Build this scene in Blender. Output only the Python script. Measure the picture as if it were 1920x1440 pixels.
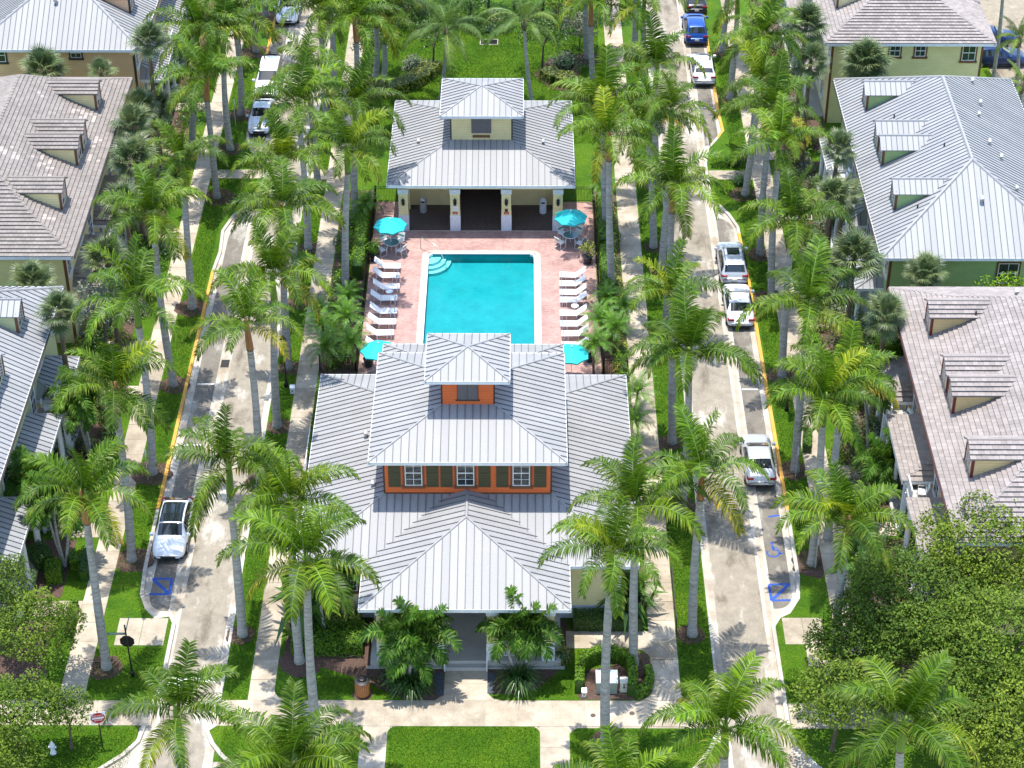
import bpy, math, random
from mathutils import Vector, Matrix
rnd = random.Random(11)
R = math.radians
scene = bpy.context.scene
for o in list(bpy.data.objects): bpy.data.objects.remove(o)
COL = scene.collection
# ---------------------------------------------------------------- camera, sky, sun, exposure
cam = bpy.data.cameras.new('camera'); camo = bpy.data.objects.new('camera', cam); COL.objects.link(camo)
camo.location = (0, -106.6, 76.0)
camo.rotation_euler = (R(90 - 35.5), 0, R(0.2))
cam.sensor_width = 36.0; cam.lens = 3900 / 1920 * 36
cam.clip_start = 1.0; cam.clip_end = 2000
scene.camera = camo
scene.render.resolution_x = 1024; scene.render.resolution_y = 768
SUN_EL, SUN_ROT = R(82.5), R(-32)
world = bpy.data.worlds.new('World'); scene.world = world; world.use_nodes = True
wn = world.node_tree; wn.nodes.clear()
wo = wn.nodes.new('ShaderNodeOutputWorld'); wb = wn.nodes.new('ShaderNodeBackground'); ws = wn.nodes.new('ShaderNodeTexSky')
ws.sky_type = 'NISHITA'; ws.sun_disc = False; ws.sun_elevation = SUN_EL; ws.sun_rotation = SUN_ROT
ws.dust_density = 0.6; ws.ozone_density = 1.0
wb.inputs['Strength'].default_value = 0.15
wn.links.new(ws.outputs[0], wb.inputs[0]); wn.links.new(wb.outputs[0], wo.inputs[0])
sl = bpy.data.lights.new('sun', 'SUN'); sl.energy = 2.5; sl.angle = R(0.5); sl.color = (1.0, 0.965, 0.91)
so = bpy.data.objects.new('sun', sl); COL.objects.link(so)
sdir = Vector((-0.065, 0.105, 1.0)).normalized()          # towards the sun
so.rotation_euler = sdir.to_track_quat('Z', 'Y').to_euler(); so.location = (0, 0, 120)
vs = scene.view_settings
vs.view_transform = 'Standard'; vs.look = 'None'; vs.exposure = 1.42; vs.gamma = 1.0; vs.use_curve_mapping = False

# ---------------------------------------------------------------- materials
MATS = {}
class NT:
    def __init__(s, name):
        s.m = bpy.data.materials.new(name); s.m.use_nodes = True; s.t = s.m.node_tree; s.n = s.t.nodes; s.n.clear()
        s.out = s.n.new('ShaderNodeOutputMaterial'); s.b = s.n.new('ShaderNodeBsdfPrincipled')
        s.t.links.new(s.b.outputs[0], s.out.inputs[0])
    def new(s, t, **k):
        n = s.n.new(t)
        for a, v in k.items():
            if a.startswith('i_'): n.inputs[a[2:].replace('_', ' ')].default_value = v
            else: setattr(n, a, v)
        return n
    def link(s, a, b): s.t.links.new(a, b)
    def coord(s, kind='Object', scale=(1, 1, 1)):
        if kind == 'World':
            g = s.new('ShaderNodeNewGeometry'); o = g.outputs['Position']
        else:
            g = s.new('ShaderNodeTexCoord'); o = g.outputs[kind]
        mp = s.new('ShaderNodeMapping'); mp.inputs['Scale'].default_value = scale
        s.link(o, mp.inputs['Vector']); return mp.outputs[0]
    def noise(s, co, scale, detail=4, rough=0.6):
        n = s.new('ShaderNodeTexNoise'); n.inputs['Scale'].default_value = scale; n.inputs['Detail'].default_value = detail
        n.inputs['Roughness'].default_value = rough; s.link(co, n.inputs['Vector']); return n.outputs['Fac']
    def ramp(s, fac, stops):
        r = s.new('ShaderNodeValToRGB'); e = r.color_ramp.elements
        while len(e) < len(stops): e.new(0.5)
        for i, (p, c) in enumerate(stops): e[i].position = p; e[i].color = (*c, 1)
        s.link(fac, r.inputs[0]); return r.outputs[0]
    def mix(s, fac, a, b, mode='MIX'):
        m = s.new('ShaderNodeMix', data_type='RGBA', blend_type=mode)
        for i, v in ((0, fac), (6, a), (7, b)):
            if isinstance(v, (int, float)): m.inputs[i].default_value = v
            elif isinstance(v, tuple): m.inputs[i].default_value = (*v, 1)
            else: s.link(v, m.inputs[i])
        return m.outputs[2]
    def math(s, op, a, b=0.0):
        m = s.new('ShaderNodeMath', operation=op)
        for i, v in ((0, a), (1, b)):
            if isinstance(v, (int, float)): m.inputs[i].default_value = v
            else: s.link(v, m.inputs[i])
        return m.outputs[0]
    def bump(s, h, strength=0.3, dist=0.05):
        b = s.new('ShaderNodeBump'); b.inputs['Strength'].default_value = strength; b.inputs['Distance'].default_value = dist
        s.link(h, b.inputs['Height']); s.link(b.outputs[0], s.b.inputs['Normal'])
    def set(s, col=None, rough=None, metal=None, spec=None):
        for k, v in (('Base Color', col), ('Roughness', rough), ('Metallic', metal), ('Specular IOR Level', spec)):
            if v is None: continue
            if isinstance(v, tuple): s.b.inputs[k].default_value = (*v, 1)
            elif isinstance(v, (int, float)): s.b.inputs[k].default_value = v
            else: s.link(v, s.b.inputs[k])
        return s.m
def plain(name, col, rough=0.6, metal=0.0, spec=0.5, var=0.10, scale=3.0):
    t = NT(name); co = t.coord('World')
    f = t.noise(co, scale)
    c = t.ramp(f, [(0.3, tuple(x * (1 - var) for x in col)), (0.7, tuple(min(1, x * (1 + var)) for x in col))])
    MATS[name] = t.set(c, rough, metal, spec); return MATS[name]
def siding(name, col):
    t = NT(name); co = t.coord('World'); f = t.noise(co, 1.2, 5)
    c = t.ramp(f, [(0.3, tuple(x * .9 for x in col)), (0.7, tuple(min(1, x * 1.06) for x in col))])
    sp = t.new('ShaderNodeSeparateXYZ'); g = t.new('ShaderNodeNewGeometry'); t.link(g.outputs['Position'], sp.inputs[0])
    fr = t.math('FRACT', t.math('MULTIPLY', sp.outputs[2], 1 / 0.18))
    t.bump(fr, 0.6, 0.02); MATS[name] = t.set(c, 0.55, 0, 0.3)
    # lap joints: thin darker line where boards overlap (gap between boards)
    ln = t.math('LESS_THAN', fr, 0.09)
    c2 = t.mix(ln, c, tuple(x * 0.72 for x in col)); t.link(c2, t.b.inputs['Base Color'])
def grass_mat():
    t = NT('grass'); co = t.coord('World')
    a = t.noise(co, 0.5, 5, .65); b = t.noise(co, 9.0, 5, .75); c = t.noise(co, 32.0, 3, .75)
    base = t.ramp(b, [(0.30, (0.026, 0.078, 0.003)), (0.5, (0.066, 0.160, 0.004)), (0.68, (0.135, 0.230, 0.010))])
    big = t.ramp(a, [(0.34, (0.66, 0.78, 0.7)), (0.5, (1.05, 1.03, 1.0)), (0.68, (1.5, 1.2, 1.25))])
    col = t.mix(1.0, base, big, 'MULTIPLY')
    fine = t.ramp(c, [(0.35, (0.6, 0.6, 0.6)), (0.65, (1.35, 1.35, 1.3))])
    col = t.mix(0.8, col, fine, 'MULTIPLY')
    t.bump(t.math('ADD', b, c), 0.9, 0.08); MATS['grass'] = t.set(col, 0.85, 0, 0.2)
def concrete_mat(name, c0, c1, stain, stain_amt=0.6, sc=0.7, per_object=False):
    t = NT(name); co = t.coord('World')
    a = t.noise(co, sc, 6, .65); b = t.noise(co, 18, 4, .7); s = t.noise(co, 0.33, 7, .72)
    col = t.ramp(a, [(0.3, c0), (0.7, c1)])
    msk = t.ramp(s, [(0.46, (0, 0, 0)), (0.66, (stain_amt,) * 3)])
    col = t.mix(msk, col, stain)
    fine = t.ramp(b, [(0.3, (0.82,) * 3), (0.7, (1.12,) * 3)])
    col = t.mix(1.0, col, fine, 'MULTIPLY')
    if per_object:
        oi = t.new('ShaderNodeObjectInfo')
        v = t.ramp(oi.outputs['Random'], [(0, (0.84, 0.83, 0.80)), (1, (1.12, 1.11, 1.09))])
        col = t.mix(1.0, col, v, 'MULTIPLY')
    t.bump(b, 0.25, 0.02); MATS[name] = t.set(col, 0.85, 0, 0.25)
def road_mat(name, dark, mid, light):
    t = NT(name); co = t.coord('World', (1, 0.35, 1)); co2 = t.coord('World')
    a = t.noise(co, 0.55, 8, .68); b = t.noise(co2, 24, 4, .8); k = t.noise(co2, 1.6, 6, .75)
    col = t.ramp(a, [(0.36, dark), (0.47, mid), (0.55, mid), (0.64, light)])
    ag = t.ramp(b, [(0.3, (0.78,) * 3), (0.7, (1.18,) * 3)])
    bl = t.ramp(k, [(0.35, (0.82, 0.81, 0.80)), (0.65, (1.12, 1.11, 1.08))])
    col = t.mix(1.0, t.mix(1.0, col, ag, 'MULTIPLY'), bl, 'MULTIPLY')
    t.bump(b, 0.5, 0.02); MATS[name] = t.set(col, 0.85, 0, 0.25)
def metal_roof_mat(name, col, dirt, rough=0.68, metal=0.18):
    t = NT(name); co = t.coord('World'); oi = t.new('ShaderNodeObjectInfo')
    a = t.noise(co, 0.6, 6, .7); b = t.noise(co, 14, 4, .8)
    c = t.ramp(a, [(0.35, col), (0.72, dirt)])
    v = t.ramp(oi.outputs['Random'], [(0, (0.93,) * 3), (1, (1.05,) * 3)])
    c = t.mix(1.0, c, v, 'MULTIPLY')
    f = t.ramp(b, [(0.3, (0.9,) * 3), (0.7, (1.08,) * 3)]); c = t.mix(1.0, c, f, 'MULTIPLY')
    rr = t.ramp(a, [(0.3, (rough - .05,) * 3), (0.7, (rough + .10,) * 3)])
    MATS[name] = t.set(c, rr, metal, 0.5)
def tile_mat(name, col, white=False):
    t = NT(name); co = t.coord('World'); oi = t.new('ShaderNodeObjectInfo')
    at = t.new('ShaderNodeAttribute', attribute_name='tone')
    a = t.noise(co, 0.5, 6, .7); b = t.noise(co, 20, 4, .75)
    c = t.ramp(a, [(0.3, tuple(x * .86 for x in col)), (0.7, tuple(x * 1.1 for x in col))])
    v = t.ramp(at.outputs['Fac'], [(0, (0.86, 0.85, 0.84)), (0.93, (1.08, 1.07, 1.06)), (0.97, (1.5, 1.48, 1.45)), (1, (1.7, 1.68, 1.62))] if white else [(0, (0.84, 0.83, 0.82)), (1, (1.14, 1.13, 1.12))])
    c = t.mix(1.0, c, v, 'MULTIPLY')
    f = t.ramp(b, [(0.3, (0.88,) * 3), (0.7, (1.1,) * 3)]); c = t.mix(1.0, c, f, 'MULTIPLY')
    t.bump(b, 0.3, 0.02); MATS[name] = t.set(c, 0.8, 0, 0.3)
def leaf_mat(name, lo, hi, tip, rough=0.42, trans=0.25, spec=0.5):
    t = NT(name); oi = t.new('ShaderNodeObjectInfo')
    at = t.new('ShaderNodeAttribute', attribute_name='tone'); tp = t.new('ShaderNodeAttribute', attribute_name='tip')
    c = t.ramp(at.outputs['Fac'], [(0.0, lo), (1.0, hi)])
    c = t.mix(tp.outputs['Fac'], c, tip)
    v = t.ramp(oi.outputs['Random'], [(0, (0.72, 0.78, 0.8)), (0.5, (1, 1, 1)), (1, (1.3, 1.16, 1.0))])
    c = t.mix(1.0, c, v, 'MULTIPLY')
    c = t.mix(1.0, c, oi.outputs['Color'], 'MULTIPLY')
    t.set(c, rough, 0, spec)
    tr = t.new('ShaderNodeBsdfTranslucent'); t.link(c, tr.inputs[0])
    mx = t.new('ShaderNodeMixShader'); mx.inputs[0].default_value = trans
    t.link(t.b.outputs[0], mx.inputs[1]); t.link(tr.outputs[0], mx.inputs[2]); t.link(mx.outputs[0], t.out.inputs[0])
    MATS[name] = t.m
grass_mat()
concrete_mat('concrete', (0.37, 0.305, 0.225), (0.53, 0.465, 0.37), (0.24, 0.195, 0.135), 0.8, per_object=True)
concrete_mat('kerb_concrete', (0.42, 0.385, 0.325), (0.56, 0.52, 0.45), (0.30, 0.24, 0.17), 0.7)
concrete_mat('gutter_concrete', (0.40, 0.36, 0.295), (0.54, 0.495, 0.425), (0.30, 0.23, 0.15), 0.8)
concrete_mat('swale_concrete', (0.36, 0.30, 0.22), (0.5, 0.44, 0.35), (0.24, 0.18, 0.12), 0.7)
concrete_mat('yellow_paint', (0.60, 0.31, 0.05), (0.70, 0.39, 0.075), (0.44, 0.27, 0.12), 0.6)
concrete_mat('porch_floor', (0.40, 0.39, 0.36), (0.50, 0.48, 0.44), (0.33, 0.30, 0.26), 0.4)
road_mat('lane_asphalt', (0.165, 0.14, 0.105), (0.30, 0.262, 0.205), (0.50, 0.465, 0.40))
road_mat('parking_asphalt', (0.10, 0.09, 0.076), (0.19, 0.17, 0.14), (0.36, 0.335, 0.285))
road_mat('alley_asphalt', (0.20, 0.165, 0.12), (0.30, 0.255, 0.19), (0.40, 0.35, 0.28))
metal_roof_mat('metal_roof', (0.295, 0.29, 0.28), (0.35, 0.345, 0.335))
metal_roof_mat('metal_roof_blue', (0.305, 0.31, 0.315), (0.36, 0.36, 0.36), 0.66)
metal_roof_mat('metal_seam', (0.11, 0.11, 0.112), (0.15, 0.15, 0.15), 0.7, 0.1)
metal_roof_mat('ridge_metal', (0.29, 0.288, 0.282), (0.34, 0.335, 0.33), 0.62, 0.25)
tile_mat('tile_grey', (0.265, 0.232, 0.205), True)
tile_mat('tile_brown', (0.31, 0.272, 0.25))
for nm, c in dict(orange_wall=(0.80, 0.17, 0.05), yellow_wall=(0.84, 0.72, 0.38), peach_wall=(0.85, 0.52, 0.31), pale_green_wall=(0.56, 0.60, 0.34),
                  green_wall=(0.36, 0.50, 0.21), tan_wall=(0.72, 0.54, 0.27), cream_wall=(0.60, 0.54, 0.40)).items(): siding(nm, c)
plain('white_paint', (0.78, 0.78, 0.78), 0.45); plain('bluewhite_paint', (0.66, 0.70, 0.76), 0.5)
plain('brown_trim', (0.17, 0.065, 0.03), 0.5); plain('dark_trim', (0.045, 0.035, 0.025), 0.5); plain('red_trim', (0.16, 0.018, 0.012), 0.5); plain('maroon_gutter', (0.07, 0.025, 0.02), 0.5)
plain('olive_shutter', (0.085, 0.075, 0.035), 0.6); plain('grey_louver', (0.13, 0.12, 0.13), 0.5)
plain('black_metal', (0.012, 0.012, 0.013), 0.4, 0.3); plain('steel', (0.6, 0.6, 0.6), 0.3, 0.9)
plain('galvanized', (0.55, 0.55, 0.54), 0.45, 0.4); plain('beige_plastic', (0.58, 0.55, 0.46), 0.5)
plain('utility_green', (0.20, 0.24, 0.19), 0.5); plain('mint_lid', (0.52, 0.62, 0.58), 0.5); plain('wood', (0.36, 0.14, 0.045), 0.6, var=0.3, scale=6)
plain('sling_white', (0.78, 0.78, 0.76), 0.7, var=.04); plain('sling_teal', (0.05, 0.25, 0.25), 0.7); plain('frame_white', (0.80, 0.80, 0.80), 0.35, var=.03)
plain('umbrella_teal', (0.012, 0.44, 0.46), 0.75, var=.08); plain('interior_dark', (0.03, 0.03, 0.03), 0.8)
plain('pot_dark', (0.02, 0.025, 0.03), 0.5); plain('blue_paint', (0.015, 0.075, 0.36), 0.7, var=.3, scale=14); plain('white_line', (0.66, 0.64, 0.60), 0.8, var=.2, scale=9)
plain('sign_red', (0.42, 0.012, 0.018), 0.4); plain('sign_white', (0.78, 0.78, 0.77), 0.4, var=.02); plain('sign_green', (0.02, 0.12, 0.10), 0.4)
plain('bark', (0.10, 0.075, 0.055), 0.9, var=.4, scale=8); plain('gravel', (0.06, 0.07, 0.085), 0.7, var=.9, scale=16)
plain('pavers_painted_shade', (0.10, 0.072, 0.062), 0.8, var=.35, scale=9); plain('pool_step', (0.55, 0.72, 0.74), 0.6); plain('tyre', (0.015, 0.015, 0.015), 0.8); plain('rim', (0.45, 0.45, 0.46), 0.35, 0.8)  # pavilion floor: pavers with the roof's shade put into their dark colour
plain('lamp_red', (0.30, 0.01, 0.015), 0.25); plain('lamp_clear', (0.6, 0.62, 0.64), 0.15); plain('plate_white', (0.6, 0.6, 0.55), 0.5)
plain('black_plastic', (0.02, 0.02, 0.021), 0.5); plain('green_lens', (0.35, 0.42, 0.42), 0.2)
def car_paint(name, col, metal=0.0, rough=0.3):
    t = NT(name); t.b.inputs['Coat Weight'].default_value = 0.4; t.b.inputs['Coat Roughness'].default_value = 0.08
    MATS[name] = t.set(col, rough, metal)
car_paint('paint_white', (0.80, 0.80, 0.80)); car_paint('paint_silver', (0.62, 0.62, 0.61), 0.45); car_paint('paint_lightsilver', (0.62, 0.64, 0.66), 0.45)
car_paint('paint_navy', (0.008, 0.028, 0.10), 0.3); car_paint('paint_blue', (0.012, 0.075, 0.34), 0.3); car_paint('paint_black', (0.012, 0.013, 0.016), 0.2)
t = NT('glass'); MATS['glass'] = t.set((0.02, 0.03, 0.035), 0.05, 0.0, 0.9)
t = NT('car_glass'); MATS['car_glass'] = t.set((0.012, 0.018, 0.02), 0.03, 0.0, 1.0)
t = NT('table_glass'); MATS['table_glass'] = t.set((0.10, 0.22, 0.22), 0.12, 0.0, 0.8)
def paver_mat():
    t = NT('pavers'); co = t.coord('World')
    br = t.new('ShaderNodeTexBrick'); br.inputs['Scale'].default_value = 1.0
    br.inputs['Brick Width'].default_value = 0.22; br.inputs['Row Height'].default_value = 0.11; br.inputs['Mortar Size'].default_value = 0.006
    br.inputs['Color1'].default_value = (0.46, 0.295, 0.255, 1); br.inputs['Color2'].default_value = (0.35, 0.215, 0.185, 1); br.inputs['Mortar'].default_value = (0.30, 0.18, 0.15, 1)
    t.link(co, br.inputs['Vector'])
    a = t.noise(co, 0.45, 6, .7); v = t.ramp(a, [(0.32, (0.78, 0.74, 0.74)), (0.5, (1.0, 1.0, 1.0)), (0.7, (1.22, 1.28, 1.26))])
    c = t.mix(1.0, br.outputs['Color'], v, 'MULTIPLY'); t.bump(br.outputs['Fac'], -0.3, 0.01)
    MATS['pavers'] = t.set(c, 0.8, 0, 0.3)
    concrete_mat('coping', (0.50, 0.36, 0.31), (0.62, 0.47, 0.41), (0.46, 0.33, 0.28), 0.4)
paver_mat()
def mulch_mat():
    t = NT('mulch'); co = t.coord('World'); b = t.noise(co, 16, 5, .85); a = t.noise(co, 1.2, 3)
    c = t.ramp(b, [(0.3, (0.035, 0.022, 0.016)), (0.5, (0.115, 0.072, 0.055)), (0.72, (0.28, 0.19, 0.15))])
    t.bump(b, 1.0, 0.06); MATS['mulch'] = t.set(c, 0.95, 0, 0.1)
mulch_mat()
def trunk_mat():
    t = NT('palm_trunk'); co = t.coord('Object'); oi = t.new('ShaderNodeObjectInfo')
    st = t.coord('Object', (1.0, 1.0, 7.0))
    rg = t.noise(st, 1.3, 5, .7); bl = t.noise(co, 1.1, 7, .78); sp = t.noise(co, 7, 5, .8)
    c = t.ramp(rg, [(0.32, (0.24, 0.23, 0.21)), (0.5, (0.37, 0.36, 0.335)), (0.7, (0.50, 0.485, 0.455))])
    c = t.mix(t.ramp(bl, [(0.50, (0, 0, 0)), (0.66, (0.6,) * 3)]), c, (0.20, 0.235, 0.165))
    c = t.mix(t.ramp(sp, [(0.60, (0, 0, 0)), (0.68, (0.75,) * 3)]), c, (0.08, 0.085, 0.075))
    v = t.ramp(oi.outputs['Random'], [(0, (0.82,) * 3), (1, (1.18, 1.16, 1.13))]); c = t.mix(1.0, c, v, 'MULTIPLY')
    wv = t.new('ShaderNodeTexWave', bands_direction='Z'); wv.inputs['Scale'].default_value = 1.1; wv.inputs['Distortion'].default_value = 4.0; wv.inputs['Detail Scale'].default_value = 2.0
    t.link(co, wv.inputs['Vector']); rr = t.ramp(wv.outputs['Fac'], [(0.0, (0.66,) * 3), (0.25, (1,) * 3)]); c = t.mix(0.35, c, rr, 'MULTIPLY')
    t.bump(t.math('ADD', wv.outputs['Fac'], sp), 0.5, 0.03); MATS['palm_trunk'] = t.set(c, 0.9, 0, 0.15)
    for nm, a, b in (('shaft_green', (0.10, 0.20, 0.02), (0.20, 0.33, 0.04)), ('shaft_tan', (0.26, 0.10, 0.035), (0.42, 0.20, 0.075)), ('fibre', (0.09, 0.06, 0.04), (0.2, 0.15, 0.1))):
        t = NT(nm); st = t.coord('Object', (6, 6, 1)); f = t.noise(st, 2.0, 5); c = t.ramp(f, [(0.3, a), (0.7, b)]); MATS[nm] = t.set(c, 0.45, 0, 0.4)
trunk_mat()
leaf_mat('palm_leaf', (0.026, 0.082, 0.003), (0.145, 0.255, 0.006), (0.50, 0.46, 0.12), 0.42, 0.30, 0.22)
leaf_mat('palm_rachis', (0.16, 0.24, 0.05), (0.22, 0.30, 0.07), (0.25, 0.28, 0.08), trans=0.0)
leaf_mat('coconut_leaf', (0.05, 0.11, 0.018), (0.13, 0.22, 0.035), (0.34, 0.32, 0.10), 0.5, 0.28, 0.28)
leaf_mat('fan_leaf', (0.060, 0.105, 0.035), (0.15, 0.21, 0.075), (0.33, 0.34, 0.17), 0.45)
leaf_mat('date_leaf', (0.06, 0.17, 0.008), (0.15, 0.31, 0.018), (0.16, 0.28, 0.05))
leaf_mat('adonidia_leaf', (0.020, 0.075, 0.005), (0.085, 0.20, 0.012), (0.30, 0.36, 0.08), 0.5, 0.25, 0.22)
leaf_mat('oak_leaf', (0.036, 0.085, 0.008), (0.22, 0.32, 0.03), (0.30, 0.36, 0.08), 0.6, 0.3, 0.25)
leaf_mat('shrub_leaf', (0.045, 0.12, 0.008), (0.17, 0.32, 0.020), (0.22, 0.32, 0.05), 0.55, 0.25, 0.25)
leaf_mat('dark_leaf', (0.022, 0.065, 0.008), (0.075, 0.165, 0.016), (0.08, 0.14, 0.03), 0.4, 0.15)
leaf_mat('variegated_leaf', (0.10, 0.16, 0.02), (0.42, 0.42, 0.07), (0.6, 0.55, 0.16), 0.5, 0.2)
leaf_mat('grey_leaf', (0.12, 0.14, 0.09), (0.27, 0.29, 0.20), (0.3, 0.32, 0.24), 0.6, 0.15)
leaf_mat('strap_leaf', (0.025, 0.075, 0.012), (0.075, 0.17, 0.025), (0.16, 0.22, 0.06), 0.35, 0.15)
leaf_mat('grass_blade', (0.035, 0.095, 0.004), (0.135, 0.25, 0.010), (0.2, 0.25, 0.05), 0.6, 0.3, 0.15)
plain('flower_pink', (0.45, 0.10, 0.14), 0.6)
def water_mat():
    t = NT('pool_water'); co = t.coord('World'); a = t.noise(co, 1.3, 5, .65); b = t.noise(co, 0.35, 4, .6)
    t.bump(a, 0.25, 0.03)
    w = t.new('ShaderNodeBsdfGlass'); w.inputs['IOR'].default_value = 1.33; w.inputs['Roughness'].default_value = 0.02; w.inputs['Color'].default_value = (0.72, 0.97, 0.98, 1)
    tr = t.new('ShaderNodeBsdfTransparent'); tr.inputs[0].default_value = (0.55, 0.95, 0.97, 1)
    gl = t.new('ShaderNodeBsdfGlossy'); gl.inputs['Roughness'].default_value = 0.06
    fr = t.new('ShaderNodeFresnel'); fr.inputs['IOR'].default_value = 1.33
    bn = [n for n in t.n if n.type == 'BUMP'][0]; t.link(bn.outputs[0], gl.inputs['Normal']); t.link(bn.outputs[0], fr.inputs['Normal'])
    m = t.new('ShaderNodeMixShader'); t.link(fr.outputs[0], m.inputs[0]); t.link(tr.outputs[0], m.inputs[1]); t.link(gl.outputs[0], m.inputs[2]); t.link(m.outputs[0], t.out.inputs[0])
    MATS['pool_water'] = t.m
    t = NT('pool_shell'); co = t.coord('World'); a = t.noise(co, 0.8, 6, .7); v = t.noise(co, 4, 5, .7)
    c = t.ramp(a, [(0.3, (0.010, 0.25, 0.27)), (0.7, (0.028, 0.34, 0.355))]); c = t.mix(t.ramp(v, [(0.55, (0, 0, 0)), (0.75, (0.3,) * 3)]), c, (0.10, 0.44, 0.47)); MATS['pool_shell'] = t.set(c, 0.6, 0, 0.2)  # light of the water ripples painted into the shell colour as paler blotches
water_mat()
plain('pool_rim', (0.80, 0.80, 0.78), 0.5, var=.03); plain('pool_tile_dark', (0.015, 0.16, 0.20), 0.3)

# ---------------------------------------------------------------- mesh helpers
class MB:
    def __init__(s): s.v = []; s.f = []; s.mi = []; s.tone = []; s.tip = []; s.mats = []; s.cur = 0; s.ct = 0.5; s.cp = 0.0
    def mat(s, name):
        if name not in s.mats: s.mats.append(name)
        s.cur = s.mats.index(name); return s
    def face(s, pts, tips=None, tone=None):
        i = len(s.v); s.v += [tuple(p) for p in pts]; s.f.append(tuple(range(i, i + len(pts)))); s.mi.append(s.cur)
        s.tone += [s.ct if tone is None else tone] * len(pts); s.tip += list(tips) if tips else [s.cp] * len(pts); return s
    def raw(s, vs, fs, tone=None):
        i = len(s.v); s.v += [tuple(p) for p in vs]; s.tone += [s.ct if tone is None else tone] * len(vs); s.tip += [s.cp] * len(vs)
        for f in fs: s.f.append(tuple(i + a for a in f)); s.mi.append(s.cur)
        return s
    def box(s, x0, x1, y0, y1, z0, z1):
        return s.raw([(x0, y0, z0), (x1, y0, z0), (x1, y1, z0), (x0, y1, z0), (x0, y0, z1), (x1, y0, z1), (x1, y1, z1), (x0, y1, z1)],
                     [(3, 2, 1, 0), (4, 5, 6, 7), (0, 1, 5, 4), (1, 2, 6, 5), (2, 3, 7, 6), (3, 0, 4, 7)])
    def prism(s, poly, z0, z1, bottom=False):
        n = len(poly)
        if sum(poly[i][0] * poly[(i + 1) % n][1] - poly[(i + 1) % n][0] * poly[i][1] for i in range(n)) < 0: poly = poly[::-1]
        vs = [(p[0], p[1], z0) for p in poly] + [(p[0], p[1], z1) for p in poly]
        fs = [tuple(range(n, 2 * n))] + [(i, (i + 1) % n, n + (i + 1) % n, n + i) for i in range(n)]
        if bottom: fs.append(tuple(range(n - 1, -1, -1)))
        return s.raw(vs, fs)
    def tube(s, pts, radii, sides=8, caps=True):
        pts = [Vector(p) for p in pts]; n = len(pts)
        if isinstance(radii, (int, float)): radii = [radii] * n
        vs = []; fs = []; ref = None
        for i, p in enumerate(pts):
            d = (pts[min(i + 1, n - 1)] - pts[max(i - 1, 0)]).normalized()
            if ref is None: ref = Vector((0, 0, 1)) if abs(d.z) < 0.9 else Vector((1, 0, 0))
            a = d.cross(ref)
            if a.length < 1e-5: a = d.cross(Vector((0, 1, 0)))
            a.normalize(); b = d.cross(a).normalized(); ref = -b if ref.dot(b) < 0 else b
            a = b.cross(d)
            for k in range(sides):
                t = 2 * math.pi * k / sides; vs.append(p + a * (math.cos(t) * radii[i]) + b * (math.sin(t) * radii[i]))
        for i in range(n - 1):
            for k in range(sides): fs.append((i * sides + k, i * sides + (k + 1) % sides, (i + 1) * sides + (k + 1) % sides, (i + 1) * sides + k))
        if caps: fs.append(tuple(range(sides - 1, -1, -1))); fs.append(tuple(range((n - 1) * sides, n * sides)))
        return s.raw(vs, fs)
    def lathe(s, prof, c=(0, 0), sides=14):
        vs = []; fs = []; n = len(prof)
        for r, z in prof:
            for k in range(sides):
                t = 2 * math.pi * k / sides; vs.append((c[0] + r * math.cos(t), c[1] + r * math.sin(t), z))
        for i in range(n - 1):
            for k in range(sides): fs.append((i * sides + k, i * sides + (k + 1) % sides, (i + 1) * sides + (k + 1) % sides, (i + 1) * sides + k))
        fs.append(tuple(range((n - 1) * sides, n * sides))); return s.raw(vs, fs)
    def mesh(s, name, smooth=False):
        me = bpy.data.meshes.new(name); me.from_pydata(s.v, [], s.f)
        for m in s.mats: me.materials.append(MATS[m])
        if len(s.mats) > 1: me.polygons.foreach_set('material_index', s.mi)
        if any(t != 0.5 for t in s.tone) or any(s.tip):
            a = me.attributes.new('tone', 'FLOAT', 'POINT'); a.data.foreach_set('value', s.tone)
            a = me.attributes.new('tip', 'FLOAT', 'POINT'); a.data.foreach_set('value', s.tip)
        if smooth: me.polygons.foreach_set('use_smooth', [True] * len(me.polygons))
        me.update(); return me
def new_obj(name, data, parent=None, loc=None):
    o = bpy.data.objects.new(name, data); COL.objects.link(o)
    if parent is not None: o.parent = parent
    if loc is not None: o.location = loc
    return o
def thing(name, label, cat, loc=(0, 0, 0), rz=0.0, group=None):
    o = new_obj(name, None); o.location = (loc[0], loc[1], loc[2] if len(loc) > 2 else 0.0); o.rotation_euler = (0, 0, rz)
    o.empty_display_size = 0.3; tag(o, label, cat, group); return o
def tag(o, label, cat, group=None):
    o['label'] = label; o['category'] = cat
    if group: o['group'] = group
    return o
def part(name, mb, parent, smooth=False, loc=None, world=False, label=None):
    me = mb.mesh(name, smooth) if isinstance(mb, MB) else mb
    o = new_obj(name, me, parent, loc)
    if world and parent.parent is None: o.location = (-parent.location[0], -parent.location[1], -parent.location[2])
    if label: o['label'] = label
    return o
def structure(name, mb, kind='structure', smooth=False):
    o = new_obj(name, mb.mesh(name, smooth)); o['kind'] = kind; return o
def solo(name, mb, label, cat, loc, rz=0, group=None, smooth=False):
    o = new_obj(name, mb.mesh(name, smooth) if isinstance(mb, MB) else mb); o.location = (loc[0], loc[1], loc[2] if len(loc) > 2 else 0); o.rotation_euler = (0, 0, rz); return tag(o, label, cat, group)
def copy_tree(o, loc, rz, label=None, group=None):
    r = o.copy(); COL.objects.link(r); r.location = (loc[0], loc[1], loc[2] if len(loc) > 2 else 0); r.rotation_euler = (0, 0, rz)
    if label: r['label'] = label
    if group: r['group'] = group
    for c in list(o.children):
        k = c.copy(); COL.objects.link(k); k.parent = r
        for g in list(c.children):
            h = g.copy(); COL.objects.link(h); h.parent = k
    return r

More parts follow.
